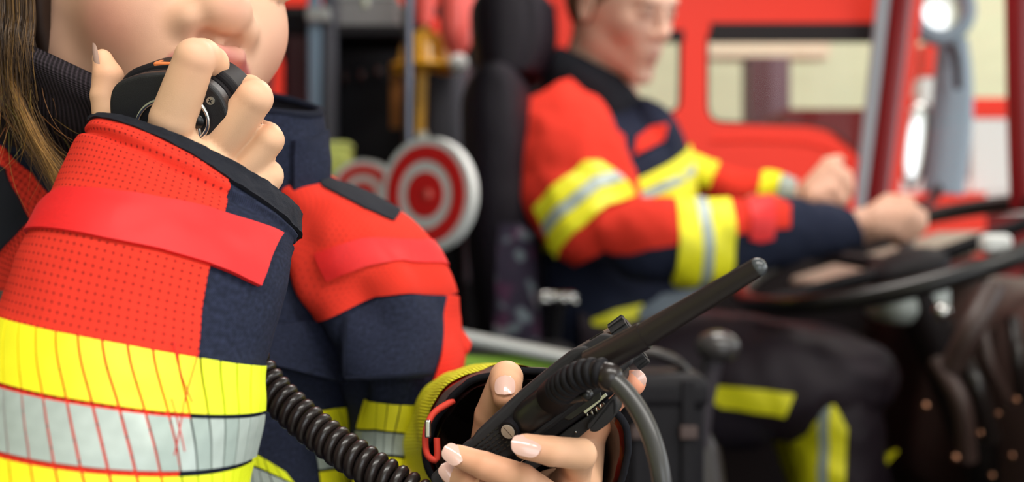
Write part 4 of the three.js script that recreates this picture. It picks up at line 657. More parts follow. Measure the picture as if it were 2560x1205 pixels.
  const hairGeo = fieldGeo(p => { const q = mm(p.x, p.y, p.z); let d = ell(q, 0, 28, -22, 80, 96, 98); d = smax(d, -ell(q, 8, -40, 76, 96, 108, 92), 8); d = smax(d, q.x - 30 - Math.max(0, q.y - 10) * 3, 10); const lock = cap(q, mm(-68, 30, -26), mm(-82, -55, -24), 22, 8); d = smin(d, lock, 16); return d; }, mm(-125, -180, -135), mm(105, 140, 90), 4).applyMatrix4(head);
  mesh('hair', hairGeo, M.hairDark, woman);
  const pos = [], col = [], idx = [];
  const strand = (P, r, c) => {
    const curve = new THREE.CatmullRomCurve3(P), n = 14, base = pos.length / 3, pts = curve.getPoints(n);
    for (let i = 0; i <= n; i++) { const t = pts[Math.min(n, i + 1)].clone().sub(pts[Math.max(0, i - 1)]).normalize(), x = V(t.y, -t.x, 0).normalize(), y = t.clone().cross(x), k = r * (1 - 0.75 * (i / n) ** 2); for (let j = 0; j < 3; j++) { const a = j * 2.0944, q = pts[i].clone().addScaledVector(x, Math.cos(a) * k).addScaledVector(y, Math.sin(a) * k); pos.push(q.x, q.y, q.z); col.push(...c); } }
    for (let i = 0; i < n; i++) for (let j = 0; j < 3; j++) { const a = base + i * 3 + j, b = base + i * 3 + (j + 1) % 3; idx.push(a, b, b + 3, a, b + 3, a + 3); }
  };
  const gold = [0.96, 0.5, 0.12], brown = [0.06, 0.026, 0.012];
  for (let i = 0; i < 760; i++) {
    const main = i < 400, w = (rnd() + rnd() + rnd() - 1.5) / 1.5, k = main ? clamp(0.2 + 0.75 * rnd() + 0.35 * w) : rnd() * rnd() * 0.6, c = gold.map((g, j) => lerp(brown[j], g, k));
    const spread = main ? 1 : 2.4, d0 = rand(0.545, 0.585), end = rnd();
    const x0 = main ? -40 + 22 * w : -20 + 80 * w, x1 = main ? 24 + 14 * w : 30 + 60 * w, x2 = main ? 90 + 16 * w : 85 + 60 * w, x3 = 158 + 26 * w * spread + rand(-14, 14);
    const P = [at(x0, -90, d0), at(lerp(x0, x1, 0.55), 70, d0 - 0.004), at(x1, 190, d0 - 0.012), at(x2 + rand(-8, 8), 340, d0 - 0.02), at(x3, lerp(400, 492, end ** 0.5), d0 - 0.02 + rand(-0.006, 0.006))];
    strand(P, rand(0.00006, 0.00013), c);
  }
  for (let i = 0; i < 900; i++) { const u = rnd(), x = -50 + 135 * u + rand(-6, 6), d = rand(0.535, 0.56), l = rand(100, 300), k = rnd() ** 3 * 0.35, bend = rand(-12, 12); strand([at(x - 10, -90, d), at(x, l * 0.2, d - 0.004), at(x + bend * 0.5 - 8, l * 0.6, d - 0.01), at(x + bend, l, d - 0.012)], rand(0.00012, 0.00024), gold.map((g, j) => lerp(brown[j] * 0.6, g, k))); }
  for (let i = 0; i < 70; i++) { const x = rand(-10, 110), y = rand(120, 330), a = rand(0.7, 2.1), l = rand(90, 230), b = a + rand(-0.3, 0.3), d = rand(0.53, 0.56); strand([at(x, y, d), at(x + 0.35 * l * Math.cos(a), y + 0.35 * l * Math.sin(a), d - 0.004), at(x + 0.7 * l * Math.cos((a + b) / 2), y + 0.7 * l * Math.sin((a + b) / 2), d - 0.006), at(x + l * Math.cos(b), y + l * Math.sin(b), d - 0.004)], 0.00008, gold.map(g => g * rand(0.5, 1))); }
  const hg = new THREE.BufferGeometry(); hg.setAttribute('position', new THREE.Float32BufferAttribute(pos, 3)); hg.setAttribute('color', new THREE.Float32BufferAttribute(col, 3)); hg.setIndex(idx); hg.computeVertexNormals();
  mesh('hair_strands', hg, M.hair, woman).userData.kind = 'stuff';

  // trousers under the jacket, down to the boots
  const cloth = p => { let d = 1e9; for (const s of [-1, 1]) { d = smin(d, cap(p, V(cx + 0.07 * s, hipY - 0.02, -0.75), V(cx + 0.42, hipY - 0.02, -0.75 + 0.1 * s), 0.105, 0.08), 0.04); d = smin(d, cap(p, V(cx + 0.42, hipY - 0.02, -0.75 + 0.1 * s), V(cx + 0.46, FLOOR + 0.07, -0.75 + 0.1 * s), 0.078, 0.06), 0.03); d = smin(d, cap(p, V(cx + 0.46, FLOOR + 0.045, -0.75 + 0.1 * s), V(cx + 0.6, FLOOR + 0.035, -0.75 + 0.1 * s), 0.045, 0.035), 0.02); } return d; };
  mesh('trousers', fieldGeo(cloth, V(cx - 0.25, FLOOR - 0.03, -1.0), V(cx + 0.7, hipY + 0.15, -0.5), 0.012), M.navy, woman);
  const seat = thing('passenger_seat', 'black passenger seat the woman sits on', 'seat', V(cx, FLOOR, -0.76));
  mesh('cushion', rbox(0.52, 0.12, 0.46, 0.04).translate(0.08, hipY - 0.185 - FLOOR, 0), M.seat, seat);
  mesh('pedestal', rbox(0.4, hipY - 0.245 - FLOOR, 0.36, 0.02).translate(0.05, (hipY - 0.245 - FLOOR) / 2, 0), M.blackMatt, seat);
  mesh('backrest', rbox(0.1, 0.5, 0.44, 0.045).translate(-0.26, 0.33, 0), M.seat, seat);
}

// ---------------------------------------------------------------- speaker microphone in her right hand
{
  const m = thing('speaker_microphone', 'black hand speaker microphone held at the woman\'s mouth', 'microphone', at(440, 326, 0.497));
  m.rotation.set(0.3, -0.1, -0.02, 'YXZ');
  const shell = (s, z0, z1, bev) => { const w = 0.0272 * s, t = 0.0265 * s, sh = new THREE.Shape(); sh.moveTo(-w * 0.7, -0.036); sh.lineTo(-w, -0.012); sh.lineTo(-w, 0.006); sh.bezierCurveTo(-w, 0.0205, -w * 0.85, t * 0.86, -w * 0.45, t * 0.97); sh.bezierCurveTo(-w * 0.1, t * 1.03, w * 0.3, t * 1.03, w * 0.55, t * 0.93); sh.bezierCurveTo(w * 0.82, t * 0.8, w, 0.015, w, 0.004); sh.lineTo(w * 0.42, -0.036); sh.closePath(); return new THREE.ExtrudeGeometry(sh, { depth: z1 - z0 - 2 * bev, bevelEnabled: true, bevelSize: bev, bevelThickness: bev, bevelSegments: 4, curveSegments: 24 }).translate(0, 0, z0 + bev); };
  mesh('back_shell', shell(0.93, -0.0025, 0.006, 0.0018), M.black, m);
  mesh('seam_ridge', shell(0.97, -0.0065, -0.0032, 0.0008), M.blackMatt, m);
  mesh('front_shell', shell(0.99, -0.03, -0.0075, 0.003), M.blackMatt, m);
  mesh('speaker_grille', shell(0.7, -0.033, -0.029, 0.001), M.blackMatt, m);
  mesh('call_button', rbox(0.014, 0.003, 0.008, 0.001).translate(-0.004, 0.0275, -0.012), M.orange, m);
  const screw = (x, y) => { const s = mesh('screw', merged([new THREE.CylinderGeometry(0.0017, 0.0018, 0.0012, 20).rotateX(Math.PI / 2)]), M.steel, m); s.position.set(x, y, 0.0064); for (const a of [0, Math.PI / 2]) { const c = mesh('slot', slab(-0.0011, 0.0011, -0.00022, 0.00022, 0, 0.0002), M.blackMatt, s); c.position.z = 0.00055; c.rotation.z = a + 0.4; } };
  screw(0.0195, 0.0145);
  const clip = mesh('clip_plate', new THREE.CylinderGeometry(0.011, 0.011, 0.003, 32).rotateX(Math.PI / 2), M.blackGloss, m); clip.position.set(0.0005, 0.0005, 0.0075);
  mesh('clip_ring', new THREE.TorusGeometry(0.0142, 0.0011, 10, 48).translate(-0.0005, 0.0008, 0.0078), M.chrome, m);
  mesh('clip_ring', new THREE.TorusGeometry(0.0098, 0.0009, 10, 40).translate(0.0085, 0.0065, 0.0085), M.chrome, m);
  mesh('clip_screw', new THREE.SphereGeometry(0.0034, 20, 12).scale(1, 1, 0.6).translate(0.0135, 0.006, 0.0085), M.blackGloss, m);
  mesh('cord_gland', new THREE.CylinderGeometry(0.005, 0.0065, 0.012, 20).translate(-0.004, -0.041, -0.014), M.rubber, m);
}

// ---------------------------------------------------------------- two-way radio in her left hand
{
  const O = at(1350, 1028, 0.474), r = thing('two_way_radio', 'black two-way radio with thick antenna held in her left hand', 'radio', O);
  const a = 37 * Math.PI / 180, t = 0.16;
  const ex = V(Math.cos(a) * Math.cos(t), Math.sin(a) * Math.cos(t), Math.sin(t)), ey0 = V(-Math.sin(a), Math.cos(a), -0.13), ez = ex.clone().cross(ey0).normalize(), ey = ez.clone().cross(ex).normalize();
  const B = new THREE.Matrix4().makeBasis(ex, ey, ez).multiply(new THREE.Matrix4().makeScale(0.001, 0.001, 0.001));      // local millimetres
  const add = (name, g, m, parent) => mesh(name, g.applyMatrix4(B), m, parent || r);
  const prof = (pts, rr = 1.5) => { const s = new THREE.Shape(), n = pts.length; for (let i = 0; i < n; i++) { const p = pts[i], q = pts[(i + n - 1) % n], w = pts[(i + 1) % n], k = p[2] ?? rr, u1 = V(q[0] - p[0], q[1] - p[1]).normalize().multiplyScalar(k), u2 = V(w[0] - p[0], w[1] - p[1]).normalize().multiplyScalar(k); i ? s.lineTo(p[0] + u1.x, p[1] + u1.y) : s.moveTo(p[0] + u1.x, p[1] + u1.y); s.quadraticCurveTo(p[0], p[1], p[0] + u2.x, p[1] + u2.y); } s.closePath(); return s; };
  const ext = (pts, z0, z1, bev, rr) => new THREE.ExtrudeGeometry(prof(pts, rr), { depth: z1 - z0 - 2 * bev, bevelEnabled: true, bevelSize: bev * 0.8, bevelThickness: bev, bevelSegments: 5, curveSegments: 10 }).translate(0, 0, z0 + bev);
  add('body', ext([[-56, -7], [-56, 3], [-38, 5.5, 8], [-20, 8, 8], [2, 10.4, 8], [28, 11.4, 4], [31.5, 8.6, 2], [32, -6.5]], -55, 0, 2.6), M.black);
  add('battery', ext([[-57, -7.4], [33, -7], [33, -10], [28, -11], [-57, -11.6]], -53, -2, 1.6), M.blackMatt);
  add('battery_latch', ext([[6, -7.4], [26, -7.2], [24, -10.2], [8, -10.2]], -6, -1, 0.6, 0.8), M.blackGloss);
  add('top_block', ext([[29, 10.8], [40, 9.8], [43, 6], [43, -5], [30, -6.4]], -51, -3, 1.8), M.black);
  add('top_label_recess', ext([[32, 12.4], [39, 11.8], [39, 10.6], [32, 11]], -44, -20, 0.3, 0.3), M.blackGloss);
  // accessory housing bulging towards the camera, plug and ribbed strain relief
  const hs = new Sweep([hoop(mm(-13, 0.5, 0), mm(0, 1.2, 0), mm(0, 0, 1.5)), hoop(mm(-8, 1, 0), mm(0, 6, 0), mm(0, 0, 4.5)), hoop(mm(6, 1.4, 0), mm(0, 7.2, 0), mm(0, 0, 7)), hoop(mm(22, 1.6, 0), mm(0, 7.6, 0), mm(0, 0, 8.5)), hoop(mm(30, 1.4, 0), mm(0, 6.2, 0), mm(0, 0, 7)), hoop(mm(33, 1.4, 0), mm(0, 2, 0), mm(0, 0, 2))], null, 0.8);
  add('accessory_housing', sweepGeo(hs, 60, 50), M.blackGloss);
  add('side_rail', ext([[-16, -6.4], [30, -4.2], [30, -6], [-16, -7.4]], -2, 1.2, 0.5, 0.4), M.black);
  // thumb screw
  const S = mm(-14.5, 1.2, 0), axis = V(-0.35, -0.1, 0.93).normalize(), turn = new THREE.Quaternion().setFromUnitVectors(V(0, 1, 0), axis);
  const knurl = new THREE.CylinderGeometry(4.3, 4.5, 5.4, 60); const kp = knurl.attributes.position; for (let i = 0; i < kp.count; i++) { const x = kp.getX(i), z = kp.getZ(i), l = Math.hypot(x, z); if (l > 1) { const k = 1 + 0.05 * Math.sin(Math.atan2(z, x) * 30); kp.setX(i, x * k); kp.setZ(i, z * k); } }
  const ts = add('thumb_screw', knurl.applyQuaternion(turn).translate(S.x, S.y, 1.6), M.blackMatt);
  add('screw_cap', new THREE.CylinderGeometry(3.1, 3.2, 0.8, 40).applyQuaternion(turn).translate(S.x + axis.x * 2.6, S.y + axis.y * 2.6, 1.6 + axis.z * 2.6), mat({ color: lin(0.5, 0.47, 0.41), metalness: 0.35, roughness: 0.35 }), ts);
  add('screw_slot', slab(-2.6, 2.6, -0.1, 0.1, -0.14, 0.14).rotateY(1.3).applyQuaternion(turn).translate(S.x + axis.x * 2.96, S.y + axis.y * 2.96, 1.6 + axis.z * 2.96), M.brownPlastic, ts);
  const studs = []; for (let i = 0; i < 13; i++) for (let j = 0; j < 6; j++) studs.push(slab(-0.75, 0.75, -0.3, 0.3, -0.1, 0.25).translate(-48 + i * 2.35, -4.6 + j * 1.75 + (i - 6) * 0.1, 0));
  add('grip_studs', merged(studs), M.blackGloss).userData.kind = 'stuff';
  // belt clip with its spring
  add('clip_bar', ext([[-34, -14.6], [6, -13.6], [16, -14], [18, -16.8], [6, -17.8], [-34, -18]], -20, -2, 1, 1), M.black);
  add('clip_thumb_tab', ext([[13, -16.8], [24, -14.4, 1], [29, -13.4, 1], [28.5, -17, 4], [23, -20, 5], [14, -19.8, 2]], -17, 1, 1.2, 1.5), M.black);
  add('clip_pin', new THREE.SphereGeometry(0.5, 12, 8).translate(7, -15.8, -1.8), M.chrome);
  const sp = []; for (let i = 0; i <= 60; i++) { const w = i / 60 * Math.PI * 8; sp.push(mm(15 + i * 0.15, -13.4 + 1.7 * Math.sin(w), -5 + 2 * Math.cos(w))); }
  add('clip_spring', new THREE.TubeGeometry(new THREE.CatmullRomCurve3(sp), 200, 0.42, 8), M.steel);
  add('clip_bracket', ext([[15, -10.6], [27, -9.8], [27, -11], [15, -11.8]], -8, -1.5, 0.3, 0.3), M.chrome);
  // top controls
  const knob = (x, y, z, rr, h, name) => { const g = [new THREE.CylinderGeometry(rr * 0.92, rr, h, 36)]; for (let i = 0; i < 12; i++) g.push(slab(-0.6, 0.6, -h / 2, h / 2, rr * 0.86, rr * 1.08).rotateY(i / 12 * 2 * Math.PI)); g.push(new THREE.CylinderGeometry(rr * 0.6, rr * 0.6, 0.6, 28).translate(0, h / 2 + 0.1, 0)); return add(name, merged(g).rotateZ(-Math.PI / 2).translate(x, y, z), M.black); };
  knob(46.5, 6, -16, 6.6, 7.5, 'channel_knob'); knob(45, -5.5, -20, 5, 5.5, 'volume_knob');
  add('signal_lamp', new THREE.SphereGeometry(1.5, 16, 12).translate(36, 1.8, -2.4), M.orange); add('sensor_bump', new THREE.SphereGeometry(1.1, 14, 10).translate(32.6, 3.4, -2), M.greyPlastic);
  // antenna
  const A0 = at(1478, 912, 0.456), A1 = at(1612, 838, 0.445), A2 = at(1893, 669, 0.424), rel = v => v.clone().sub(O);
  const ant = mesh('antenna', rod(rel(A1), rel(A2), 0.0051, 0.0037, 28), M.rubber, r);
  mesh('antenna_sleeve', rod(rel(A0), rel(A1), 0.0064, 0.0056, 28), M.rubber, ant);
  mesh('antenna_tip', new THREE.SphereGeometry(0.0037, 24, 16), mat({ color: lin(0.06, 0.065, 0.07), roughness: 0.25 }), ant).position.copy(rel(A2));

  // ---------------------------------------------------------------- cord between microphone and radio
  const co = thing('microphone_cord', 'black coiled microphone cord with ribbed plug at the radio', 'cord', at(830, 1090, 0.5)), Q = co.position, rq = v => v.clone().sub(Q);
  const path = new THREE.CatmullRomCurve3([at(600, 860, 0.555), at(672, 965, 0.548), at(790, 1075, 0.535), at(925, 1170, 0.52), at(1060, 1255, 0.51), at(1150, 1330, 0.505)].map(rq));
  const L = path.getLength(), turns = Math.round(L / 0.0062), hel = [], N = turns * 16; let up = V(0, 0, 1);
  for (let i = 0; i <= N; i++) { const p = path.getPointAt(i / N), tg = path.getTangentAt(i / N), x = up.clone().cross(tg).normalize(), y = tg.clone().cross(x), w = i / 16 * 2 * Math.PI; hel.push(p.addScaledVector(x, 0.0068 * Math.cos(w)).addScaledVector(y, 0.0068 * Math.sin(w))); }
  mesh('coil', new THREE.TubeGeometry(new THREE.CatmullRomCurve3(hel), N * 2, 0.0027, 10), M.rubber, co);
  const relief = new THREE.CatmullRomCurve3([at(1398, 975, 0.455), at(1430, 950, 0.446), at(1468, 934, 0.44), at(1502, 932, 0.436), at(1528, 945, 0.434)].map(rq));
  mesh('plug', rod(rq(at(1385, 992, 0.466)), relief.getPointAt(0.06), 0.0075, 0.0068, 28), M.blackMatt, co);
  mesh('strain_relief', new THREE.TubeGeometry(relief, 40, 0.0048, 18), M.rubber, co);
  for (let i = 0; i < 8; i++) { const u = 0.04 + i * 0.115, p = relief.getPointAt(u), g = new THREE.TorusGeometry(0.0047 - 0.00008 * i, 0.0019, 12, 28).applyQuaternion(new THREE.Quaternion().setFromUnitVectors(V(0, 0, 1), relief.getTangentAt(u))); mesh('relief_rib', g.translate(p.x, p.y, p.z), M.blackMatt, co); }
  mesh('relief_end', new THREE.SphereGeometry(0.0056, 24, 16).translate(...relief.getPointAt(0.97).toArray()), M.rubber, co);
  mesh('cable', tube([at(1520, 938, 0.434), at(1560, 975, 0.43), at(1602, 1035, 0.425), at(1634, 1110, 0.42), at(1655, 1205, 0.416), at(1660, 1310, 0.42), at(1560, 1440, 0.45), at(1300, 1440, 0.49), at(1150, 1330, 0.505)].map(rq), 0.0037, 120, 16), M.cable, co);
  const nb = rq(at(1466, 986, 0.452)); mesh('plug_latch', rod(rq(at(1420, 1000, 0.456)), nb, 0.002, 0.0024, 14), M.blackGloss, co); mesh('latch_ball', new THREE.SphereGeometry(0.0028, 18, 12).translate(nb.x, nb.y, nb.z), M.blackGloss, co);
}

// ---------------------------------------------------------------- the driver
{
  const man = thing('person', 'man in red and navy turnout suit sitting at the steering wheel', 'person');
  const skin = [0.78, 0.46, 0.34], ruddy = [0.7, 0.33, 0.25];
  const head = headMatrix(at(1668, 92, 1.92), 0.8, 0.3, 0.1, 0.00108);
  const hg = fieldGeo(p => headField(p, { neck: 56 }), mm(-95, -215, -120), mm(95, 125, 125), 3.4, p => {
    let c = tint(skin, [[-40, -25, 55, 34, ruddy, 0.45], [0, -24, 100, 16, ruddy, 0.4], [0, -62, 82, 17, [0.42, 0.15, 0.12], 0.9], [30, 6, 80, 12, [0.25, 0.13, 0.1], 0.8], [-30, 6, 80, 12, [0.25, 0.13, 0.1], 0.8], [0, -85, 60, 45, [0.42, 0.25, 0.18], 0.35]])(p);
    return skinAt(p.clone().multiplyScalar(0.001), c);
  }).applyMatrix4(head);
  const hands = [
    [[[1985, 530, 2.0, 30], [2030, 490, 1.98, 30], [2060, 455, 1.97, 26]], [[2035, 470, 1.96, 16], [2085, 425, 1.95, 14], [2115, 440, 1.95, 12], [2120, 480, 1.96, 11]], [[2045, 480, 1.95, 16], [2095, 445, 1.94, 13], [2118, 470, 1.94, 12], [2105, 505, 1.95, 11]], [[2040, 490, 1.94, 15], [2080, 475, 1.93, 13], [2098, 500, 1.93, 12], [2085, 525, 1.94, 10]], [[2030, 500, 1.94, 14], [2060, 500, 1.93, 12], [2070, 520, 1.93, 11], [2060, 535, 1.94, 10]], [[2040, 470, 1.98, 16], [2070, 410, 1.97, 13], [2095, 402, 1.97, 11]]],
    [[[2120, 575, 1.84, 29], [2180, 560, 1.83, 30], [2215, 545, 1.83, 27]], [[2200, 530, 1.82, 15], [2265, 520, 1.81, 13], [2300, 540, 1.82, 12], [2295, 565, 1.85, 11]], [[2205, 545, 1.81, 15], [2270, 540, 1.8, 13], [2300, 562, 1.81, 12], [2285, 580, 1.84, 11]], [[2200, 560, 1.81, 15], [2255, 560, 1.8, 13], [2283, 578, 1.81, 12], [2265, 592, 1.84, 10]], [[2190, 572, 1.81, 14], [2235, 578, 1.8, 12], [2258, 592, 1.81, 11], [2240, 602, 1.83, 10]], [[2180, 540, 1.85, 17], [2220, 505, 1.86, 14], [2270, 505, 1.86, 12]]]];
  const hgs = hands.map(h => handGeo(h, 0.0045, [0.68, 0.38, 0.27], [], 0.012));
  const dv = (x, y, d) => at(x, y, d);
  const under = p => {
    let d = cap(p, dv(1480, 330, 2.05), dv(1480, 800, 2.05), 0.1, 0.12);
    d = smin(d, cap(p, dv(1390, 350, 1.94), dv(1470, 560, 1.78), 0.03, 0.026), 0.02); d = smin(d, cap(p, dv(1470, 560, 1.78), dv(2120, 575, 1.84), 0.026, 0.026), 0.02);
    d = smin(d, cap(p, dv(1600, 330, 2.2), dv(1720, 480, 2.2), 0.03, 0.026), 0.02); d = smin(d, cap(p, dv(1720, 480, 2.2), dv(1985, 520, 2.0), 0.026, 0.026), 0.02);
    for (const s of [-1, 1]) { d = smin(d, cap(p, dv(1480, 860, 2.02 + 0.09 * s), dv(2040, 920, 1.99 + 0.14 * s), 0.05, 0.04), 0.03); d = smin(d, cap(p, dv(2040, 920, 1.99 + 0.14 * s), dv(2120, 1500, 2.0 + 0.14 * s), 0.04, 0.032), 0.02); }
    return smin(d, cap(p, dv(1500, 330, 2.04), dv(1530, 160, 2.02), 0.055, 0.05), 0.03);
  };
  mesh('body', bodyGeo([hg, ...hgs, fieldGeo(under, V(-0.1, FLOOR, -2.4), V(0.8, 2.3, -1.6), 0.014)]), M.skin, man);
  const scalp = fieldGeo(p => { let d = ell(p, 0, 27, -17, 77, 92, 96); return smax(d, -ell(p, 0, -40, 60, 110, 90, 85), 8); }, mm(-90, -80, -125), mm(90, 135, 90), 4).applyMatrix4(head);
  mesh('hair', scalp, mat({ color: lin(0.16, 0.08, 0.04), roughness: 0.7 }), man);
  for (const s of [-1, 1]) mesh('eyebrow', new THREE.SphereGeometry(1, 16, 10).scale(13, 3, 4).rotateZ(-0.1 * s).translate(29 * s, 22, 79).applyMatrix4(head), M.hairDark, man);

  const fold = (amp, f) => (th, v, p) => amp * fbm(p.x * f, p.y * f, p.z * f) + amp * 1.1 * (0.35 - Math.abs(noise(p.x * f * 1.7 + p.y * f * 1.1 + 4, p.y * f * 0.8 - p.x * f * 0.5, p.z * f)));
  const torso = new Sweep([
    ring(1400, 215, 1620, 250, 2.05, 0.07, -20), ring(1330, 250, 1680, 290, 2.06, 0.12, -30), ring(1300, 340, 1715, 390, 2.06, 0.17, -30), ring(1290, 480, 1735, 520, 2.05, 0.18, -25), ring(1300, 640, 1740, 680, 2.04, 0.18, -20), ring(1310, 780, 1730, 790, 2.03, 0.18, -15), ring(1330, 900, 1700, 900, 2.02, 0.17, 0)], fold(0.008, 7));
  const jacket = mesh('jacket', sweepGeo(torso, 80, 70), M.navy, man);
  const put = (name, S, top, bottom, m, off = 0.005, nu = 24, nv = 16) => mesh(name, patchGeo(S, pxPatch(S, top, bottom), nu, nv, off, 0.005), m, jacket);
  put('red_panel', torso, [[1310, 240], [1400, 235], [1500, 290], [1560, 340]], [[1320, 420], [1420, 430], [1500, 420], [1565, 395]], M.redSoft);
  put('red_panel', torso, [[1592, 345], [1630, 318], [1668, 312]], [[1585, 388], [1620, 372], [1662, 345]], M.redSoft);
  // chest tape, two yellow bands with a silver one between
  put('yellow_band', torso, [[1580, 455], [1640, 425], [1700, 385], [1722, 362]], [[1590, 485], [1650, 455], [1710, 420], [1735, 400]], M.yellow, 0.008);
  put('silver_band', torso, [[1592, 487], [1652, 457], [1712, 422], [1737, 402]], [[1598, 506], [1658, 476], [1718, 440], [1742, 424]], M.silver, 0.008);
  put('yellow_band', torso, [[1600, 508], [1660, 478], [1720, 442], [1745, 426]], [[1625, 535], [1680, 510], [1730, 478], [1765, 462]], M.yellow, 0.008);
  put('yellow_band', torso, [[1300, 530], [1330, 575], [1390, 600]], [[1306, 590], [1340, 625], [1400, 632]], M.yellow, 0.01, 10, 8);
  put('hem_band', torso, [[1482, 800], [1540, 775], [1600, 760]], [[1490, 838], [1550, 812], [1602, 788]], M.yellow, 0.008);
  put('seat_belt', torso, [[1590, 775], [1650, 735], [1740, 690]], [[1600, 830], [1665, 790], [1745, 740]], mat({ color: lin(0.12, 0.15, 0.18), roughness: 0.5 }), 0.012);

  const neck = new Sweep([ring(1400, 120, 1570, 210, 2.03, 0.07, -10), ring(1372, 150, 1600, 252, 2.03, 0.085, -20), ring(1360, 190, 1620, 290, 2.04, 0.095, -24), ring(1350, 230, 1640, 330, 2.05, 0.1, -24)], fold(0.005, 9));
  mesh('collar', sweepGeo(neck, 70, 30, 0, 3, 0, false), M.blackCloth, jacket);
  const lapel = new Sweep([ring(1590, 250, 1680, 290, 1.99, 0.03), ring(1580, 300, 1700, 340, 1.98, 0.04), ring(1575, 370, 1700, 420, 1.97, 0.035), ring(1590, 430, 1690, 450, 1.97, 0.02)], fold(0.004, 9));
  mesh('lapel', sweepGeo(lapel, 40, 24), M.navy, jacket);
  put('lapel_patch', lapel, [[1592, 340], [1630, 316], [1668, 310]], [[1586, 392], [1620, 378], [1660, 350]], M.redSoft, 0.003, 10, 8);

  // near arm: upper arm, elbow, forearm to the wheel
  const ru = new Sweep([ring(1262, 290, 1420, 205, 1.95, 0.07), ring(1246, 350, 1520, 270, 1.9, 0.085), ring(1275, 450, 1562, 350, 1.85, 0.088), ring(1330, 545, 1590, 440, 1.8, 0.085), ring(1385, 625, 1600, 520, 1.77, 0.08), ring(1440, 660, 1590, 580, 1.76, 0.06)], fold(0.009, 9));
  const a1 = mesh('sleeve', sweepGeo(ru, 80, 60), M.redSoft, jacket);
  put('yellow_band', ru, [[1345, 520], [1400, 460], [1460, 408], [1500, 402]], [[1362, 560], [1420, 498], [1480, 442], [1540, 425]], M.yellow, 0.006);
  put('silver_band', ru, [[1364, 562], [1422, 500], [1482, 444], [1542, 427]], [[1378, 585], [1436, 526], [1498, 470], [1560, 452]], M.silver, 0.006);
  put('yellow_band', ru, [[1380, 587], [1438, 528], [1500, 472], [1562, 454]], [[1402, 632], [1462, 565], [1520, 512], [1585, 490]], M.yellow, 0.006);
  const rf = new Sweep([ring(1420, 560, 1460, 660, 1.77, 0.03), ring(1470, 530, 1505, 655, 1.75, 0.06), ring(1570, 510, 1580, 700, 1.74, 0.066), ring(1690, 500, 1695, 710, 1.75, 0.066), ring(1820, 500, 1835, 700, 1.77, 0.062), ring(1930, 500, 1960, 670, 1.79, 0.057), ring(2030, 505, 2070, 640, 1.81, 0.05), ring(2110, 520, 2150, 620, 1.83, 0.042)].map(q => q), fold(0.007, 10));
  // ring axes here run top to bottom, so the front of the sleeve is still +b
  mesh('sleeve', sweepGeo(rf, 80, 90), M.navy, jacket);
  put('red_panel', rf, [[1440, 575], [1520, 520], [1620, 508], [1760, 505], [1900, 505], [1975, 515]], [[1460, 625], [1530, 640], [1620, 622], [1760, 600], [1880, 580], [1975, 570]], M.redSoft, 0.004, 40, 16);
  put('hook_loop_patch', rf, [[1865, 505], [1900, 503], [1935, 505]], [[1872, 600], [1900, 606], [1930, 598]], M.velcro, 0.008, 10, 14);
  put('yellow_band', rf, [[1686, 502], [1710, 501], [1736, 501]], [[1678, 700], [1705, 708], [1732, 706]], M.yellow, 0.007, 8, 24);
  put('silver_band', rf, [[1737, 501], [1752, 501], [1766, 501]], [[1733, 705], [1750, 705], [1766, 702]], M.silver, 0.007, 6, 24);
  put('yellow_band', rf, [[1767, 501], [1790, 502], [1818, 504]], [[1767, 701], [1796, 694], [1826, 682]], M.yellow, 0.007, 8, 24);
  // far arm
  const lu = new Sweep([ring(1610, 300, 1660, 430, 2.2, 0.04), ring(1700, 370, 1690, 500, 2.2, 0.06), ring(1790, 410, 1780, 540, 2.15, 0.065), ring(1880, 430, 1880, 540, 2.1, 0.06), ring(1960, 440, 1960, 545, 2.04, 0.055), ring(2010, 455, 2015, 555, 2.0, 0.05)], fold(0.006, 9));
  mesh('sleeve', sweepGeo(lu, 70, 50), M.redSoft, jacket);
  put('yellow_band', lu, [[1715, 385], [1750, 395], [1798, 410]], [[1705, 440], [1740, 455], [1775, 470]], M.yellow, 0.007, 12, 12);
  put('yellow_band', lu, [[1905, 435], [1930, 437], [1955, 441]], [[1890, 510], [1915, 512], [1935, 508]], M.yellow, 0.006, 12, 12);
  put('silver_band', lu, [[1957, 442], [1975, 446], [1992, 451]], [[1938, 508], [1960, 506], [1990, 500]], M.silver, 0.006, 10, 12);
  const cu = new Sweep([ring(2000, 470, 1985, 570, 1.98, 0.05), ring(2045, 520, 2010, 610, 1.95, 0.052), ring(2075, 560, 2040, 630, 1.93, 0.03)], fold(0.005, 9));
  mesh('cuff', sweepGeo(cu, 50, 24), M.navy, jacket);

  // trousers with reflective side tape
  const th = new Sweep([ring(1440, 760, 1460, 1050, 1.92, 0.11), ring(1600, 770, 1610, 1070, 1.9, 0.11), ring(1850, 800, 1800, 1085, 1.86, 0.1), ring(2080, 830, 1990, 1090, 1.84, 0.095), ring(2190, 870, 2080, 1085, 1.84, 0.085), ring(2232, 930, 2130, 1060, 1.84, 0.06)], fold(0.009, 8));
  const tr = mesh('trousers', sweepGeo(th, 80, 60), M.trouser, man);
  const band = (name, S, top, bottom, m, nu = 20, nv = 8) => mesh(name, patchGeo(S, pxPatch(S, top, bottom), nu, nv, 0.007, 0.005), m, tr);
  const far = new Sweep([ring(1500, 760, 1510, 960, 2.15, 0.1), ring(1850, 790, 1820, 980, 2.15, 0.1), ring(2120, 830, 2060, 1000, 2.15, 0.09), ring(2210, 900, 2120, 990, 2.15, 0.06)], fold(0.008, 8));
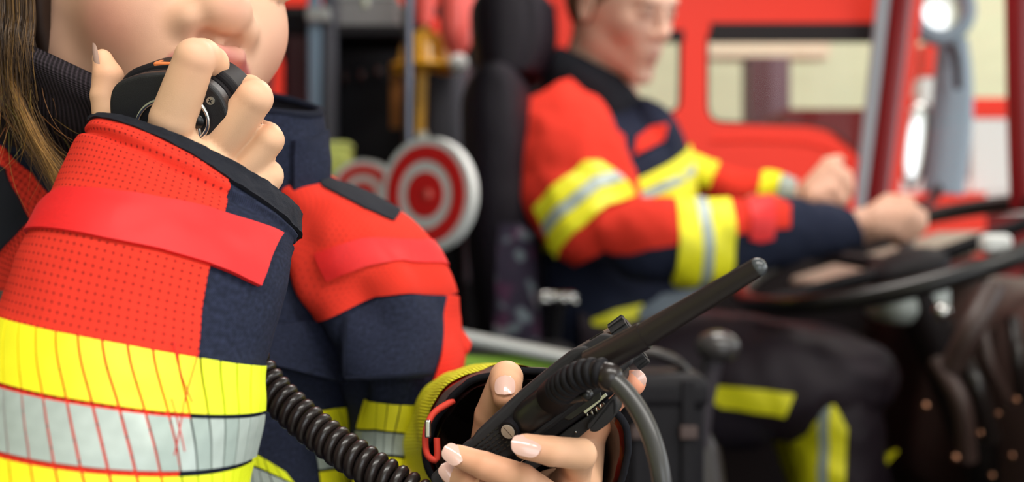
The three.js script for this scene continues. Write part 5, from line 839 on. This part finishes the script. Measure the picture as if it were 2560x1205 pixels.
  mesh('trouser_leg', sweepGeo(far, 60, 40), M.trouser, tr);
  const shin = new Sweep([ring(2020, 930, 2190, 900, 1.84, 0.07), ring(1985, 1010, 2200, 1000, 1.83, 0.085), ring(1985, 1130, 2215, 1130, 1.83, 0.085), ring(2000, 1300, 2230, 1290, 1.84, 0.08), ring(2030, 1600, 2220, 1590, 1.88, 0.06)], fold(0.01, 9));
  mesh('trouser_leg', sweepGeo(shin, 70, 50), M.trouser, tr);
  band('yellow_band', th, [[1775, 965], [1850, 968], [1920, 975], [1985, 985]], [[1775, 1015], [1850, 1022], [1910, 1028], [1960, 1032]], M.yellow);
  band('yellow_band', shin, [[1990, 985], [2025, 980], [2060, 990]], [[2015, 1290], [2040, 1290], [2060, 1290]], M.yellow, 8, 30);
  band('silver_band', shin, [[2062, 992], [2070, 996], [2080, 1002]], [[2062, 1290], [2070, 1290], [2080, 1290]], M.silver, 6, 30);
  band('yellow_band', shin, [[2082, 1004], [2098, 1030], [2118, 1070]], [[2082, 1290], [2096, 1290], [2112, 1290]], M.yellow, 8, 30);
  const calf = new Sweep([ring(1930, 1085, 1990, 1070, 1.95, 0.03), ring(1945, 1150, 2040, 1140, 1.93, 0.05), ring(1990, 1260, 2100, 1250, 1.92, 0.05)], fold(0.004, 9));
  mesh('ankle_tape', sweepGeo(calf, 40, 24), M.yellow, tr);
  const tail = new Sweep([hoop(dv(2120, 1215, 1.8), V(0.01, 0.025, 0), V(0, 0, 0.02)), hoop(dv(2180, 1185, 1.79), V(0.008, 0.022, 0), V(0, 0, 0.02)), hoop(dv(2222, 1140, 1.79), V(0.014, 0.01, 0), V(0, 0, 0.015))]);
  mesh('ankle_tape', sweepGeo(tail, 30, 20), M.yellow, tr);
  for (const [x, z] of [[2150, 1.86], [2130, 2.16]]) { const p = dv(x, 1500, z); mesh('boot', rbox(0.28, 0.12, 0.11, 0.045).translate(p.x + 0.05, FLOOR + 0.062, p.z), M.blackMatt, tr); }
}

renderer.render(scene, camera);
